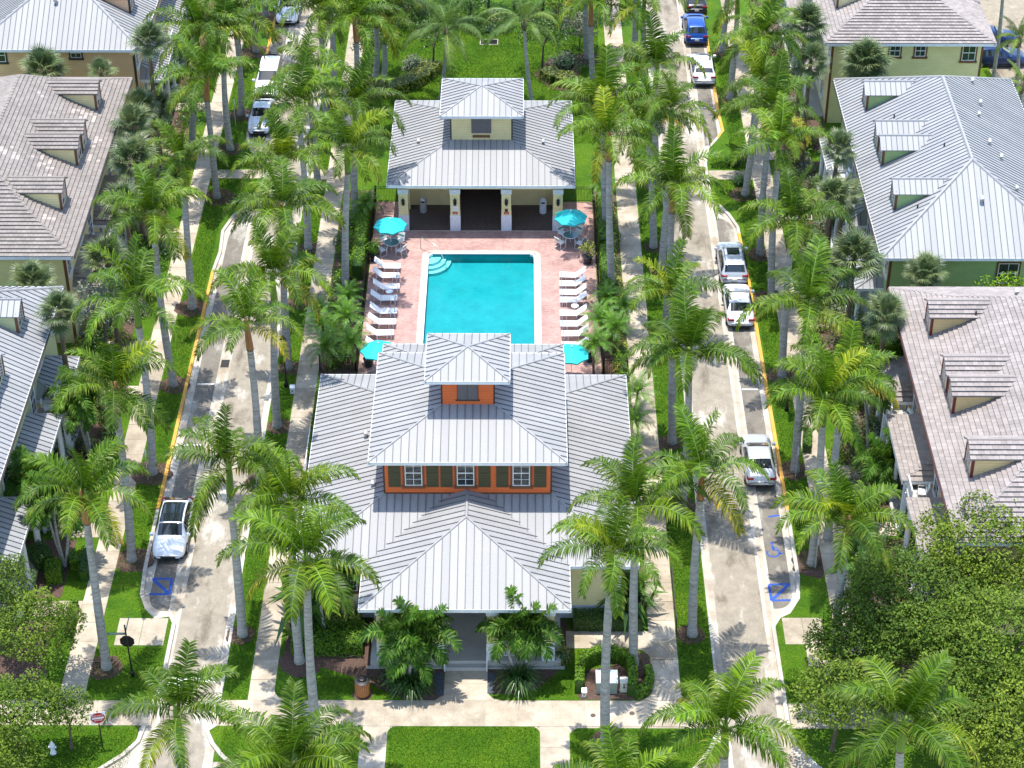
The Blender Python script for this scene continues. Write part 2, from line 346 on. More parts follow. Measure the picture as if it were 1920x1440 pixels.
# ---------------------------------------------------------------- roofs
def clip2(poly, ax, lo, hi):
    for sgn, lim in ((1, lo), (-1, -hi)):
        out = []
        for i in range(len(poly)):
            a, b = poly[i], poly[(i + 1) % len(poly)]; da = sgn * a[ax] - lim; db = sgn * b[ax] - lim
            if da >= 0: out.append(a)
            if (da >= 0) != (db >= 0):
                t = da / (da - db); out.append((a[0] + (b[0] - a[0]) * t, a[1] + (b[1] - a[1]) * t))
        poly = out
        if len(poly) < 3: return []
    return poly
def area2(p): return abs(sum(p[i][0] * p[(i + 1) % len(p)][1] - p[(i + 1) % len(p)][0] * p[i][1] for i in range(len(p)))) / 2
class Plane:
    def __init__(s, poly):
        poly = [Vector(p) for p in poly]; n = Vector((0, 0, 0))
        for i in range(len(poly)): n += (poly[i] - poly[0]).cross(poly[(i + 1) % len(poly)] - poly[0])
        if n.z < 0: n = -n
        s.n = n.normalized(); s.u = Vector((0, 0, 1)).cross(s.n).normalized(); s.w = s.n.cross(s.u).normalized()
        s.o = min(poly, key=lambda p: p.z)
        s.p2 = [((p - s.o).dot(s.u), (p - s.o).dot(s.w)) for p in poly]
        if sum(s.p2[i][0] * s.p2[(i + 1) % len(poly)][1] - s.p2[(i + 1) % len(poly)][0] * s.p2[i][1] for i in range(len(poly))) < 0: s.p2 = s.p2[::-1]
    def at(s, a, b, h=0.0): return s.o + s.u * a + s.w * b + s.n * h
def metal_face(parent, poly, pitch=0.42, mat='metal_roof', off=0.0, base=0.012):
    pl = Plane(poly); us = [p[0] for p in pl.p2]; u0, u1 = min(us), max(us); n = max(1, round((u1 - u0) / pitch)); pitch = (u1 - u0) / n
    for k in range(n):
        a, b = u0 + k * pitch, u0 + (k + 1) * pitch; c = clip2(pl.p2, 0, a, b)
        if len(c) < 3 or area2(c) < 0.004: continue
        m = MB().mat(mat); nn = len(c)
        m.raw([pl.at(*p, 0) for p in c] + [pl.at(*p, base) for p in c], [tuple(range(nn, 2 * nn))] + [(i, (i + 1) % nn, nn + (i + 1) % nn, nn + i) for i in range(nn)])
        e = clip2(pl.p2, 0, a, a + 0.035)
        if k > 0 and len(e) >= 3:
            lo = min(p[1] for p in e); hi = max(p[1] for p in e)
            ee = clip2(pl.p2, 0, a + .014, a + .020)
            if ee: lo = min(p[1] for p in ee); hi = max(p[1] for p in ee)
            m.mat('metal_seam')
            q = [(a, lo), (a + .036, lo), (a + .036, hi), (a, hi)]
            m.raw([pl.at(*p, base) for p in q] + [pl.at(*p, base + 0.045) for p in q], [(4, 5, 6, 7), (0, 1, 5, 4), (1, 2, 6, 5), (2, 3, 7, 6), (3, 0, 4, 7)])
        part('roof_panel', m, parent)
CAMP = Vector((0, -106.6, 76))
def in_view(p):
    d = Vector(p) - CAMP; th = R(35.5); f = Vector((0, math.cos(th), -math.sin(th))); u = Vector((0, math.sin(th), math.cos(th)))
    w = d.dot(f); return abs(d.x / w) < 0.25 and abs(d.dot(u) / w) < 0.19
TILE_CACHE = {}
def tile_face(poly, mat, sink, rows=0.295, width=0.31, rg=None, replaced=0.0):
    """collects tiles: full ones as (matrix, tone), cut ones as loose geometry"""
    pl = Plane(poly); us = [p[0] for p in pl.p2]; vs_ = [p[1] for p in pl.p2]; u0, u1, v0, v1 = min(us), max(us), min(vs_), max(vs_)
    nr = max(1, round((v1 - v0) / rows)); rw = (v1 - v0) / nr
    for r in range(nr):
        va, vb = v0 + r * rw, v0 + (r + 1) * rw; row = clip2(pl.p2, 1, va, vb)
        if len(row) < 3: continue
        ra, rb = min(p[0] for p in row), max(p[0] for p in row); k = math.floor(ra / width) - 1
        while (k + 0.5 * (r % 2)) * width < rb:
            a = (k + 0.5 * (r % 2)) * width; b = a + width; k += 1
            c = clip2(row, 0, a + .004, b - .004)
            if len(c) < 3 or area2(c) < 0.002: continue
            tone = rg.random() * 0.92
            j = rg.uniform(-.004, .006)
            hf = lambda p: 0.014 + j + 0.085 * (vb - p[1]) / rw
            uc = lambda p: (p[0], p[1] + .05 * max(0, 1 - (p[1] - va) / (rw * .5)))
            cen = pl.at((a + b) / 2, (va + vb) / 2, 0.03)
            nn = len(c)
            geo = ([pl.at(*uc(p), -0.01) for p in c] + [pl.at(*p, hf(p)) for p in c], [tuple(range(nn, 2 * nn))] + [(i, (i + 1) % nn, nn + (i + 1) % nn, nn + i) for i in range(nn)])
            sink.append((cen, geo, tone, mat))
def emit_tiles(parent, sink, white_pts=(), limit=290):
    sink.sort(key=lambda t: (not in_view(t[0]), (t[0] - CAMP).length)); rest = MB().mat(sink[0][3])
    for i, (cen, geo, tone, mat) in enumerate(sink):
        for wp, rad in white_pts:
            if (cen - wp).length < rad and rnd.random() < .42: tone = 0.97
        if i < limit:
            m = MB().mat(mat); m.raw(geo[0], geo[1], tone=tone); m.tip[0] = 1e-6; part('roof_tile', m, parent)
        else: rest.raw(geo[0], geo[1], tone=tone)
    if len(sink) > limit:
        o = part('roof_tiles', rest, parent); o['kind'] = 'stuff'
def ridge_cap(parent, a, b, w=0.13, h=0.07, mat='ridge_metal', segs=0, name='ridge_cap'):
    a, b = Vector(a), Vector(b); d = (b - a).normalized(); s = d.cross(Vector((0, 0, 1))).normalized() * w; L = (b - a).length
    n = max(1, int(L / 0.42)) if segs else 1
    for i in range(n):
        p = a + d * (L * i / n); q = a + d * (L * (i + 1) / n); m = MB().mat(mat); up = Vector((0, 0, h)); dn = Vector((0, 0, -.10))
        k = 1.12 if segs else 1.0; up2 = Vector((0, 0, h * (0.55 if segs else 1)))
        v = [p + s * k + dn, p + up + s * .4, p + up - s * .4, p - s * k + dn, q + s + dn, q + up2 + s * .4, q + up2 - s * .4, q - s + dn]
        if segs: m.ct = rnd.random() * .9
        m.raw(v, [(0, 1, 5, 4), (1, 2, 6, 5), (2, 3, 7, 6), (0, 3, 2, 1), (4, 5, 6, 7)]); part(name, m, parent)
def hip_faces(x0, x1, y0, y1, z0, z1=None, slope=0.31, top=None):
    """four faces of a hip roof; top=(x0,x1,y0,y1,z) for a ring under an upper storey"""
    if top:
        a, b, c, d, zt = top
    else:
        h = min(x1 - x0, y1 - y0) / 2; zt = z1 if z1 is not None else z0 + slope * h
        if x1 - x0 <= y1 - y0: a = b = (x0 + x1) / 2; c, d = y0 + h, y1 - h
        else: a, b = x0 + h, x1 - h; c = d = (y0 + y1) / 2
    def cl(p):
        o = [p[0]]
        for q in p[1:]:
            if (Vector(q) - Vector(o[-1])).length > 1e-4: o.append(q)
        if (Vector(o[0]) - Vector(o[-1])).length < 1e-4: o.pop()
        return o
    F = dict(front=cl([(x0, y0, z0), (x1, y0, z0), (b, c, zt), (a, c, zt)]), back=cl([(x1, y1, z0), (x0, y1, z0), (a, d, zt), (b, d, zt)]),
             left=cl([(x0, y1, z0), (x0, y0, z0), (a, c, zt), (a, d, zt)]), right=cl([(x1, y0, z0), (x1, y1, z0), (b, d, zt), (b, c, zt)]))
    hips = [((x0, y0, z0), (a, c, zt)), ((x1, y0, z0), (b, c, zt)), ((x0, y1, z0), (a, d, zt)), ((x1, y1, z0), (b, d, zt))]
    ridge = [] if top else [((a, c, zt), (b, d, zt))]
    return F, hips, ridge
def roof_deck(parent, name, faces, mat, x0, x1, y0, y1, z0, fascia='white_paint', drop=0.2, soffit=True):
    m = MB().mat(mat)
    for f in faces.values(): m.face([(p[0], p[1], p[2] - 0.004) for p in f])
    r = part(name, m, parent, world=True)
    m = MB().mat(fascia); t = .03
    m.box(x0 - t, x1 + t, y0 - t, y0, z0 - drop, z0 + .015); m.box(x0 - t, x1 + t, y1, y1 + t, z0 - drop, z0 + .015)
    m.box(x0 - t, x0, y0, y1, z0 - drop, z0 + .015); m.box(x1, x1 + t, y0, y1, z0 - drop, z0 + .015)
    part('fascia', m, parent, world=True)
    if soffit: part('soffit', MB().mat('cream_wall').box(x0, x1, y0, y1, z0 - .06, z0 - .03), parent, world=True)
    return r
def gutter(parent, pts, mat='white_paint'):
    part('gutter', MB().mat(mat).tube(pts, 0.07, 6), parent, world=True)

# windows on a wall: origin o (centre of sill line on wall face), right vector rx, outward vector on
def window(parent, o, rx, on, w, h, trim='brown_trim', cols=2, rows=2, sash='white_paint', glass='glass', t=0.11, sill=True):
    o, rx, on, up = Vector(o), Vector(rx), Vector(on), Vector((0, 0, 1))
    def slab(m, a0, a1, b0, b1, d0, d1):
        q = [o + rx * a + up * b for a, b in ((a0, b0), (a1, b0), (a1, b1), (a0, b1))]
        m.raw([p + on * d0 for p in q] + [p + on * d1 for p in q], [(4, 5, 6, 7), (0, 1, 5, 4), (1, 2, 6, 5), (2, 3, 7, 6), (3, 0, 4, 7)])
    m = MB().mat(trim)
    slab(m, -w / 2 - t, -w / 2, -t, h + t, 0, .05); slab(m, w / 2, w / 2 + t, -t, h + t, 0, .05); slab(m, -w / 2, w / 2, h, h + t, 0, .05); slab(m, -w / 2 - (0.06 if sill else 0) - t, w / 2 + t + (0.06 if sill else 0), -t - .05, 0, 0, .09)
    win = part('window', m, parent, world=True)
    m = MB().mat(sash); s = .055
    slab(m, -w / 2, -w / 2 + s, 0, h, 0, .035); slab(m, w / 2 - s, w / 2, 0, h, 0, .035); slab(m, -w / 2 + s, w / 2 - s, 0, s, 0, .035); slab(m, -w / 2 + s, w / 2 - s, h - s, h, 0, .035)
    slab(m, -w / 2 + s, w / 2 - s, h / 2 - .03, h / 2 + .03, 0, .04)
    for i in range(1, cols): x = -w / 2 + w * i / cols; slab(m, x - .014, x + .014, s, h - s, .008, .03)
    for i in range(1, rows * 2):
        if i * 2 != rows * 2: z = h * i / (rows * 2); slab(m, -w / 2 + s, w / 2 - s, z - .012, z + .012, .008, .028)
    part('sash', m, win)
    for k in (0, 1):
        for c in range(cols):
            m = MB().mat(glass); a = -w / 2 + s + (w - 2 * s) * c / cols; b = -w / 2 + s + (w - 2 * s) * (c + 1) / cols
            slab(m, a, b, s + (h - 2 * s) * k / 2, s + (h - 2 * s) * (k + 1) / 2, 0, .012 + .004 * k); part('pane', m, win)
    return win
def shutter(parent, o, rx, on, w, h, mat='olive_shutter'):
    o, rx, on, up = Vector(o), Vector(rx), Vector(on), Vector((0, 0, 1)); m = MB().mat(mat)
    def slab(a0, a1, b0, b1, d0, d1):
        q = [o + rx * a + up * b for a, b in ((a0, b0), (a1, b0), (a1, b1), (a0, b1))]
        m.raw([p + on * d0 for p in q] + [p + on * d1 for p in q], [(4, 5, 6, 7), (0, 1, 5, 4), (1, 2, 6, 5), (2, 3, 7, 6), (3, 0, 4, 7)])
    slab(-w / 2, w / 2, 0, h, 0, .03)
    for a0, a1, b0, b1 in ((-w / 2, -w / 2 + .05, 0, h), (w / 2 - .05, w / 2, 0, h), (-w / 2 + .05, w / 2 - .05, 0, .06), (-w / 2 + .05, w / 2 - .05, h - .06, h), (-w / 2 + .05, w / 2 - .05, h * .5 - .03, h * .5 + .03)): slab(a0, a1, b0, b1, .03, .055)
    n = 8
    for half in (0, 1):
        for i in range(n):
            z = .07 + half * h * .5 + (h * .5 - .11) * i / n; slab(-w / 2 + .05, w / 2 - .05, z, z + .03, .03, .045)
    return part('shutter', m, parent, world=True)
def column(parent, x, y, z0, z1, r=0.16, name='column', mat='white_paint'):
    m = MB().mat(mat); h = z1 - z0
    m.box(x - r * 1.5, x + r * 1.5, y - r * 1.5, y + r * 1.5, z0, z0 + .10)
    m.lathe([(r * 1.35, z0 + .10), (r * 1.35, z0 + .17), (r * 1.05, z0 + .22), (r, z0 + .3), (r * .85, z1 - .3), (r * 1.15, z1 - .2), (r * 1.2, z1 - .12), (r * 1.2, z1 - .1)], (x, y), 12)
    m.box(x - r * 1.45, x + r * 1.45, y - r * 1.45, y + r * 1.45, z1 - .1, z1)
    return part(name, m, parent, True if False else False, world=True)
def railing(parent, a, b, h=1.0, mat='white_paint', step=.13, name='railing'):
    a, b = Vector(a), Vector(b); d = b - a; L = d.length; d.normalize(); up = Vector((0, 0, 1)); s = d.cross(up) * .02; m = MB().mat(mat)
    def bar(p, q, w): m.tube([p, q], w, 4)
    bar(a + up * h, b + up * h, .045); bar(a + up * .1, b + up * .1, .03)
    n = int(L / step)
    for i in range(n + 1): p = a + d * (L * i / n); bar(p + up * .1, p + up * h, .018)
    return part(name, m, parent, world=True)

# ---------------------------------------------------------------- plants
def frond_mesh(name, L, e0, e1, leaf_len, leaf_w, n, mat, droop, lift=0.25, seed=0, rachis_r=0.035, petiole=0.12, tipd=0.25, sway=0.0, tip_amt=0.6, curl=1.6):
    rg = random.Random(seed); m = MB(); N = 14
    pts = [Vector((0, 0, 0))]; 
    for i in range(N):
        t = (i + .5) / N; e = R(e0 + (e1 - e0) * t ** curl); az = sway * t * t
        pts.append(pts[-1] + Vector((math.cos(e) * math.cos(az), math.cos(e) * math.sin(az), math.sin(e))) * (L / N))
    m.mat('palm_rachis' if mat != 'date_leaf' else mat); m.ct = .4
    m.tube(pts, [rachis_r * (1.0 - .85 * i / N) for i in range(N + 1)], 4, False)
    m.mat(mat)
    def at(t):
        x = t * N; i = min(int(x), N - 1); f = x - i; p = pts[i].lerp(pts[i + 1], f); d = (pts[i + 1] - pts[i]).normalized(); return p, d
    for i in range(n):
        t = petiole + (1 - petiole) * (i + .5) / n; p, d = at(t)
        side = Vector((0, 1, 0)); side = (side - d * side.dot(d)).normalized(); up = side.cross(d) * -1
        if up.z < 0 and abs(up.z) > .2: up = -up
        up = d.cross(side)
        if up.z < 0: up = -up
        q = (t - petiole) / (1 - petiole)
        ll = leaf_len * (0.45 + 0.55 * math.sin(min(1, q * 2.2 + .25) * math.pi / 2)) * (1 - tipd * max(0, (q - .35) / .65) ** 1.3 * 2.2 if q > .35 else 1)
        ll = max(ll, leaf_len * .3)
        for s in (-1, 1):
            l = ll * rg.uniform(.85, 1.1); fw = .30 + .65 * q ** 1.5
            u = lift * rg.choice((0.2, 1.0, 1.7)) + rg.uniform(-.12, .12)
            dr = (d * fw + side * s + up * u + Vector((rg.uniform(-.1, .1),) * 3)).normalized()
            g = droop * rg.uniform(.6, 1.35); w = leaf_w * rg.uniform(.8, 1.15)
            a0 = p; a1 = a0 + dr * l * .42; d2 = (dr + Vector((0, 0, -g * .55))).normalized(); a2 = a1 + d2 * l * .33; d3 = (d2 + Vector((0, 0, -g))).normalized(); a3 = a2 + d3 * l * .3
            ws = d * w * .5; wd = (d - d3 * d.dot(d3)).normalized() * w * .4
            tone = rg.random() ** 1.1; tp = tip_amt * rg.random() ** 2
            m.ct = tone
            m.face([a0 - ws * .6, a0 + ws * .6, a1 + ws, a1 - ws], [0, 0, tp * .1, tp * .1])
            m.face([a1 - ws, a1 + ws, a2 + wd, a2 - wd], [tp * .1, tp * .1, tp * .5, tp * .5])
            m.face([a2 - wd, a2 + wd, a3], [tp * .5, tp * .5, tp])
    return m.mesh(name)
ROYAL = dict(up=[], mid=[], low=[])
for i, (cls, e0, e1) in enumerate([('up', 84, 58), ('up', 74, 10), ('up', 66, -12), ('mid', 52, -58), ('mid', 42, -66), ('mid', 34, -68), ('mid', 24, -74), ('low', 18, -76), ('low', 8, -82), ('low', -6, -84)]):
    ROYAL[cls].append(frond_mesh('frond', 4.35 if cls != 'up' else 3.8, e0, e1, 1.02, 0.074, 66, 'palm_leaf', {'up': .45, 'mid': 1.25, 'low': 1.3}[cls], 0.32, 100 + i, .04, .10, sway=[.12, -.15, .2, -.2, .1, -.1, .22, -.18, .1, 0][i], tip_amt={'up': .3, 'mid': .75, 'low': 1.0}[cls]))
SPEAR = MB().mat('palm_leaf'); SPEAR.ct = .8; SPEAR.tube([(0, 0, 0), (.03, 0, 1.2), (.08, .02, 2.6), (.1, .02, 3.2)], [.06, .05, .03, .008], 6); SPEAR = SPEAR.mesh('spear_leaf')
def trunk_mesh(h, lean, r0, r1, rng, mat='palm_trunk', sides=12, rough=0.03):
    m = MB().mat(mat); n = max(8, int(h * 1.6)); pts = []; rad = []
    ax = rng.uniform(-.15, .15); 
    for i in range(n + 1):
        t = i / n; pts.append((lean[0] * t + ax * math.sin(t * 3.1), lean[1] * t + ax * .5 * math.sin(t * 3.1), h * t))
        bulge = 1 + .30 * max(0, 1 - t * h / 0.9) ** 2 + .10 * math.sin(min(1, t * 1.6) * math.pi)
        rad.append((r0 + (r1 - r0) * t) * bulge * (1 + rng.uniform(-rough, rough)))
    m.tube(pts, rad, sides, False); return m.mesh('trunk', True)
SHAFTS = {}
for nm in ('shaft_green', 'shaft_tan'):
    m = MB().mat(nm); prof = [(.195, 0), (.215, .10), (.20, .45), (.175, 1.0), (.15, 1.6), (.11, 1.95), (.05, 2.1)]; m.lathe(prof, (0, 0), 12)
    m.mat('fibre'); m.lathe([(.205, -.08), (.215, 0.0), (.20, .06)], (0, 0), 12); SHAFTS[nm] = m.mesh('crownshaft', True)
    m = MB()
def royal_palm(label, x, y, lean, h, shaft='shaft_green', seed=0, nf=15, sc=1.0, tint=1.0, yellow=0):
    """h = height of the crown centre"""
    rg = random.Random(seed * 7 + 3); root = thing('royal_palm', label, 'palm tree', (x, y, 0), 0, 'royal palms')
    ly = rg.uniform(-.25, .25); ht = h - 1.9
    part('trunk', trunk_mesh(ht, (lean * ht / h, ly), .235, .185, rg), root)
    top = Vector((lean * ht / h, ly, ht))
    s = part('crownshaft', SHAFTS[shaft], root, loc=top); s.rotation_euler = (rg.uniform(-.05, .05), rg.uniform(-.02, .08) * (1 if lean > 0 else -1), rg.uniform(0, 6))
    c = top + Vector((lean * .12, 0, 1.75)); az = rg.uniform(0, 6.28)
    def fr(mesh, a, z, k=1.0):
        f = part('frond', mesh, root, loc=c + Vector((math.cos(a) * .07, math.sin(a) * .07, z))); f.rotation_euler = (rg.uniform(-.22, .22), rg.uniform(-.12, .12), a); q = sc * k * rg.uniform(.88, 1.08); f.scale = (q, q * rg.uniform(.9, 1.1), q)
        b = rg.uniform(.78, 1.18) * tint; f.color = (b, b, b, 1); return f
    if rg.random() < .55: sp = part('spear_leaf', SPEAR, root, loc=c); sp.rotation_euler = (rg.uniform(-.1, .1), rg.uniform(-.1, .1), rg.uniform(0, 6)); sp.scale = (1, 1, rg.uniform(.7, 1.0) * sc)
    nu = 3; nl = 2
    for i in range(nf):
        a = az + i * 2.39996 + rg.uniform(-.25, .25)
        if i < nu: f = fr(ROYAL['up'][min(i, 2)], a, .1)
        elif i < nf - nl: f = fr(ROYAL['mid'][(i * 3 + seed) % 4], a, -.05)
        else: f = fr(ROYAL['low'][(i + seed) % 3], a, -.2, .95)
        if yellow and i == 1: f.color = (2.0, 1.45, 1.0, 1)
        elif i == nf - 1 and rg.random() < .5: f.color = (2.3, 1.35, 1.2, 1)
        elif i >= nf - nl and rg.random() < .4: f.color = (1.5, 1.2, 1.0, 1)
    return root
COCO = [frond_mesh('frond', 4.4, e0, e1, .75, .05, 74, 'coconut_leaf', 1.5, .1, 300 + i, .045, .18, sway=.2 * (-1) ** i, curl=1.3) for i, (e0, e1) in enumerate([(75, 20), (50, -45), (30, -70), (10, -80)])]
def coconut_palm(label, x, y, lean, h, seed, sc=1.0, nf=18, tint=(1, 1, 1)):
    rg = random.Random(seed); root = thing('coconut_palm', label, 'palm tree', (x, y, 0), 0)
    part('trunk', trunk_mesh(h, (lean, rg.uniform(-.3, .3)), .16, .12, rg), root); c = Vector((lean, 0, h))
    part('crown_base', MB().mat('fibre').lathe([(.13, -.5), (.25, -.2), (.28, .1), (.1, .45)], (0, 0), 9), root, loc=c)
    for i in range(nf):
        f = part('frond', COCO[min(3, i * 4 // nf)], root, loc=c + Vector((0, 0, .2))); f.rotation_euler = (rg.uniform(-.2, .2), rg.uniform(-.1, .1), i * 2.4 + rg.uniform(-.2, .2)); q = sc * rg.uniform(.85, 1.05); f.scale = (q, q, q); b = rg.uniform(.8, 1.2); f.color = (b * tint[0], b * tint[1], b * tint[2], 1)
    return root
DATE = [frond_mesh('frond', 1.35, e0, e1, .22, .022, 34, 'date_leaf', .25, .15, 400 + i, .014, .12, tip_amt=.3) for i, (e0, e1) in enumerate([(75, 0), (50, -45), (25, -60), (0, -70)])]
def pygmy_palm(label, x, y, h, seed, sc=1.0, lean=(0, 0)):
    rg = random.Random(seed); root = thing('pygmy_date_palm', label, 'palm', (x, y, 0), 0, 'small feathery palms along the pool fence')
    part('trunk', trunk_mesh(h, lean, .075, .065, rg, 'fibre', 7, .08), root); c = Vector((lean[0], lean[1], h))
    for i in range(26):
        f = part('frond', DATE[min(3, i * 4 // 26)], root, loc=c); f.rotation_euler = (rg.uniform(-.2, .2), 0, i * 2.4 + rg.uniform(-.2, .2)); q = sc * rg.uniform(.85, 1.1); f.scale = (q,) * 3; b = rg.uniform(.85, 1.2); f.color = (b, b, b, 1)
    return root
ADON = [frond_mesh('frond', 1.7, e0, e1, .60, .066, 40, 'adonidia_leaf', .7, .45, 500 + i, .025, .12, tip_amt=.8, curl=1.2) for i, (e0, e1) in enumerate([(78, 35), (55, -55), (38, -75), (25, -85)])]
def christmas_palm(label, x, y, stems, seed, sc=1.0):
    rg = random.Random(seed); root = thing('christmas_palm', label, 'palm tree', (x, y, 0), 0)
    for (dx, dy, h) in stems:
        tm = trunk_mesh(h - .5, (dx, dy), .085, .07, rg, 'palm_trunk', 8); part('trunk', tm, root); c = Vector((dx * 1.05, dy * 1.05, h))
        part('crownshaft', MB().mat('shaft_green').lathe([(.075, -.55), (.085, -.45), (.06, .0), (.02, .1)], (0, 0), 8), root, loc=c)
        for i in range(12):
            f = part('frond', ADON[min(3, i * 4 // 12)], root, loc=c); f.rotation_euler = (rg.uniform(-.2, .2), 0, i * 2.4 + rg.uniform(-.3, .3)); q = sc * rg.uniform(.85, 1.1); f.scale = (q,) * 3; b = rg.uniform(.8, 1.25); f.color = (b, b, b, 1)
    return root
def fan_mesh(seed):
    rg = random.Random(seed); m = MB().mat('fan_leaf'); m.ct = .6
    Lp = .9; m.tube([(0, 0, 0), (.45, 0, .1), (Lp, 0, .05)], [.02, .017, .012], 4, False); o = Vector((Lp, 0, .05)); n = 30
    for i in range(n):
        a = R(-150 + 300 * i / (n - 1)); l = .85 * (1 - .25 * abs(a) / 2.6) * rg.uniform(.9, 1.05); d = Vector((math.cos(a), math.sin(a), .12 - .12 * abs(a))); s = Vector((-math.sin(a), math.cos(a), 0)) * .036; z = Vector((0, 0, .03 * (i % 2)))
        p1 = o + d * l * .55 + z; p2 = p1 + (d + Vector((0, 0, -.55 * rg.uniform(.5, 1.4)))) * l * .5; t = rg.random(); m.ct = t; tp = rg.random() * .7
        m.face([o - s * .25, o + s * .25, p1 + s, p1 - s], [0, 0, 0, 0]); m.face([p1 - s, p1 + s, p2], [0, 0, tp])
    return m.mesh('fan_leaf')
FAN = [fan_mesh(i) for i in range(3)]
def sabal_palm(label, x, y, h, seed, sc=1.0, nf=26, grp='cabbage palms beside the houses', lean=(0, 0)):
    rg = random.Random(seed); root = thing('cabbage_palm', label, 'palm tree', (x, y, 0), 0, grp)
    part('trunk', trunk_mesh(max(.3, h), lean, .17, .15, rg, 'fibre', 9, .06), root)
    for i in range(nf):
        t = i / nf; f = part('fan_leaf', FAN[i % 3], root, loc=(lean[0], lean[1], max(.3, h))); f.rotation_euler = (rg.uniform(-.3, .3), -R(78 - 115 * t + rg.uniform(-8, 8)), i * 2.4 + rg.uniform(-.2, .2)); f.rotation_mode = 'XYZ'
        q = sc * rg.uniform(.85, 1.1); f.scale = (q,) * 3; b = rg.uniform(.75, 1.2); f.color = (b, b, b, 1)
    return root
def leaf_quad(m, p, n, size, rg, tone):
    a = n.cross(Vector((rg.uniform(-1, 1), rg.uniform(-1, 1), rg.uniform(-1, 1))))
    if a.length < 1e-3: a = Vector((1, 0, 0))
    a.normalize(); b = n.cross(a).normalized(); l = size * rg.uniform(.7, 1.3); w = l * .55
    m.ct = tone; tp = .4 if rg.random() < .1 else 0
    m.face([p - a * l * .5, p + b * w * .5 + n * l * .06, p + a * l * .5 - n * l * .1, p - b * w * .5 + n * l * .06], [tp] * 4)
def rand_dir(rg):
    while True:
        v = Vector((rg.uniform(-1, 1), rg.uniform(-1, 1), rg.uniform(-1, 1)))
        if .05 < v.length < 1: return v.normalized()
bias = [0.0]
def clump_leaves(m, c, r, n, size, rg, squash=.75):
    """leaves through the outer shell of one small clump"""
    for _ in range(n):
        d = rand_dir(rg); rr = r * rg.uniform(.45, 1.05) ** .6; p = c + Vector((d.x * rr, d.y * rr, d.z * rr * squash))
        nn = (d * .5 + Vector((0, 0, .6)) + rand_dir(rg) * .75).normalized(); leaf_quad(m, p, nn, size, rg, min(1, max(0, rg.gauss(.5 + bias[0], .25))))
def broadleaf(label, x, y, h, rx, ry, seed, clumps=60, per=130, leaf=.17, mat='oak_leaf', name='shade_tree', trunk_h=None, gap=.0, cr=(.5, 1.0), cat='tree', dz=.55):
    rg = random.Random(seed); root = thing(name, label, cat, (x, y, 0)); th = trunk_h or h * .45
    m = MB().mat('bark'); m.tube([(0, 0, 0), (.05, 0, th * .5), (.1, .05, th)], [.17 * h / 7, .13 * h / 7, .10 * h / 7], 8, False); part('trunk', m, root, True)
    lm = MB().mat('bark'); fm = MB().mat(mat); cs = []
    tries = 0
    while len(cs) < clumps and tries < clumps * 30:
        tries += 1
        d = rand_dir(rg); d.z = abs(d.z) * (1 if rg.random() < .8 else -.45); f = rg.uniform(.5, 1.0) ** .5
        p = Vector((d.x * rx * f, d.y * ry * f, h - h * dz * .5 + d.z * h * dz * .5 * f)); r = rg.uniform(*cr)
        if all((p - q[0]).length > (r + q[1]) * .52 for q in cs): cs.append((p, r))
    for i, (p, r) in enumerate(cs):
        if i % 4 == 0: q = Vector((.1, .05, th)); lm.tube([q, q.lerp(p, .5) + Vector((0, 0, .3)), p], [.07 * h / 7, .045, .015], 5, False)
        bias[0] = rg.uniform(-.22, .22); clump_leaves(fm, p, r, int(per * (r / cr[1]) ** 2), leaf, rg)
    part('limbs', lm, root); o = part('crown', fm, root); return root
def shrub(label, x, y, rx, ry, h, seed, mat='shrub_leaf', n=420, leaf=.13, name='shrub', group=None, z0=0.0, cat='shrub'):
    rg = random.Random(seed); m = MB().mat(mat)
    for _ in range(n):
        d = rand_dir(rg); d.z = abs(d.z); f = rg.uniform(.6, 1.05); p = Vector((d.x * rx * f * (1 - .3 * d.z), d.y * ry * f * (1 - .3 * d.z), z0 + .05 + d.z * h * f)); leaf_quad(m, p, (d + rand_dir(rg) * .8 + Vector((0, 0, .4))).normalized(), leaf, rg, min(1, max(0, rg.gauss(.45, .28))))
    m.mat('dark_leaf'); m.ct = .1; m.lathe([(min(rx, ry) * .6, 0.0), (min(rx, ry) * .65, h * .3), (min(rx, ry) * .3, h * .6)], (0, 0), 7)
    return solo(name, m, label, cat, (x, y), 0, group)
def hedge(label, pts, w, h, seed, mat='shrub_leaf', dens=110, leaf=.10, name='hedge', group=None, cat='hedge'):
    """clipped hedge along a polyline of world points"""
    rg = random.Random(seed); m = MB(); o = Vector((pts[0][0], pts[0][1], 0)); P2 = [Vector((p[0], p[1], 0)) - o for p in pts]
    for a, b in zip(P2[:-1], P2[1:]):
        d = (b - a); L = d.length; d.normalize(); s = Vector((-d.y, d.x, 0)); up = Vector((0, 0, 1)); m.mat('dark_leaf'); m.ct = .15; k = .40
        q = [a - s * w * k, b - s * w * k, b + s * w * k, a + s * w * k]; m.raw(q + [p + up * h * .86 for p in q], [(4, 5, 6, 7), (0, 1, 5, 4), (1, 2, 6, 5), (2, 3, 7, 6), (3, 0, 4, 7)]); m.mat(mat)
        leaf_ = max(leaf, .12)
        for _ in range(int(dens * 1.7 * L * (w + 2 * h))):
            t = rg.random() * L; k = rg.random() * (w + 2 * h)
            if k < w: p = a + d * t + s * (k - w / 2) + up * h * rg.uniform(.9, 1.08); n = up
            elif k < w + h: p = a + d * t + s * w / 2 * rg.uniform(.9, 1.1) + up * (k - w); n = s
            else: p = a + d * t - s * w / 2 * rg.uniform(.9, 1.1) + up * (k - w - h); n = -s
            leaf_quad(m, p, (n + rand_dir(rg) * .6).normalized(), leaf_, rg, min(1, max(0, rg.gauss(.6, .25))))
    return solo(name, m, label, cat, (o.x, o.y), 0, group)
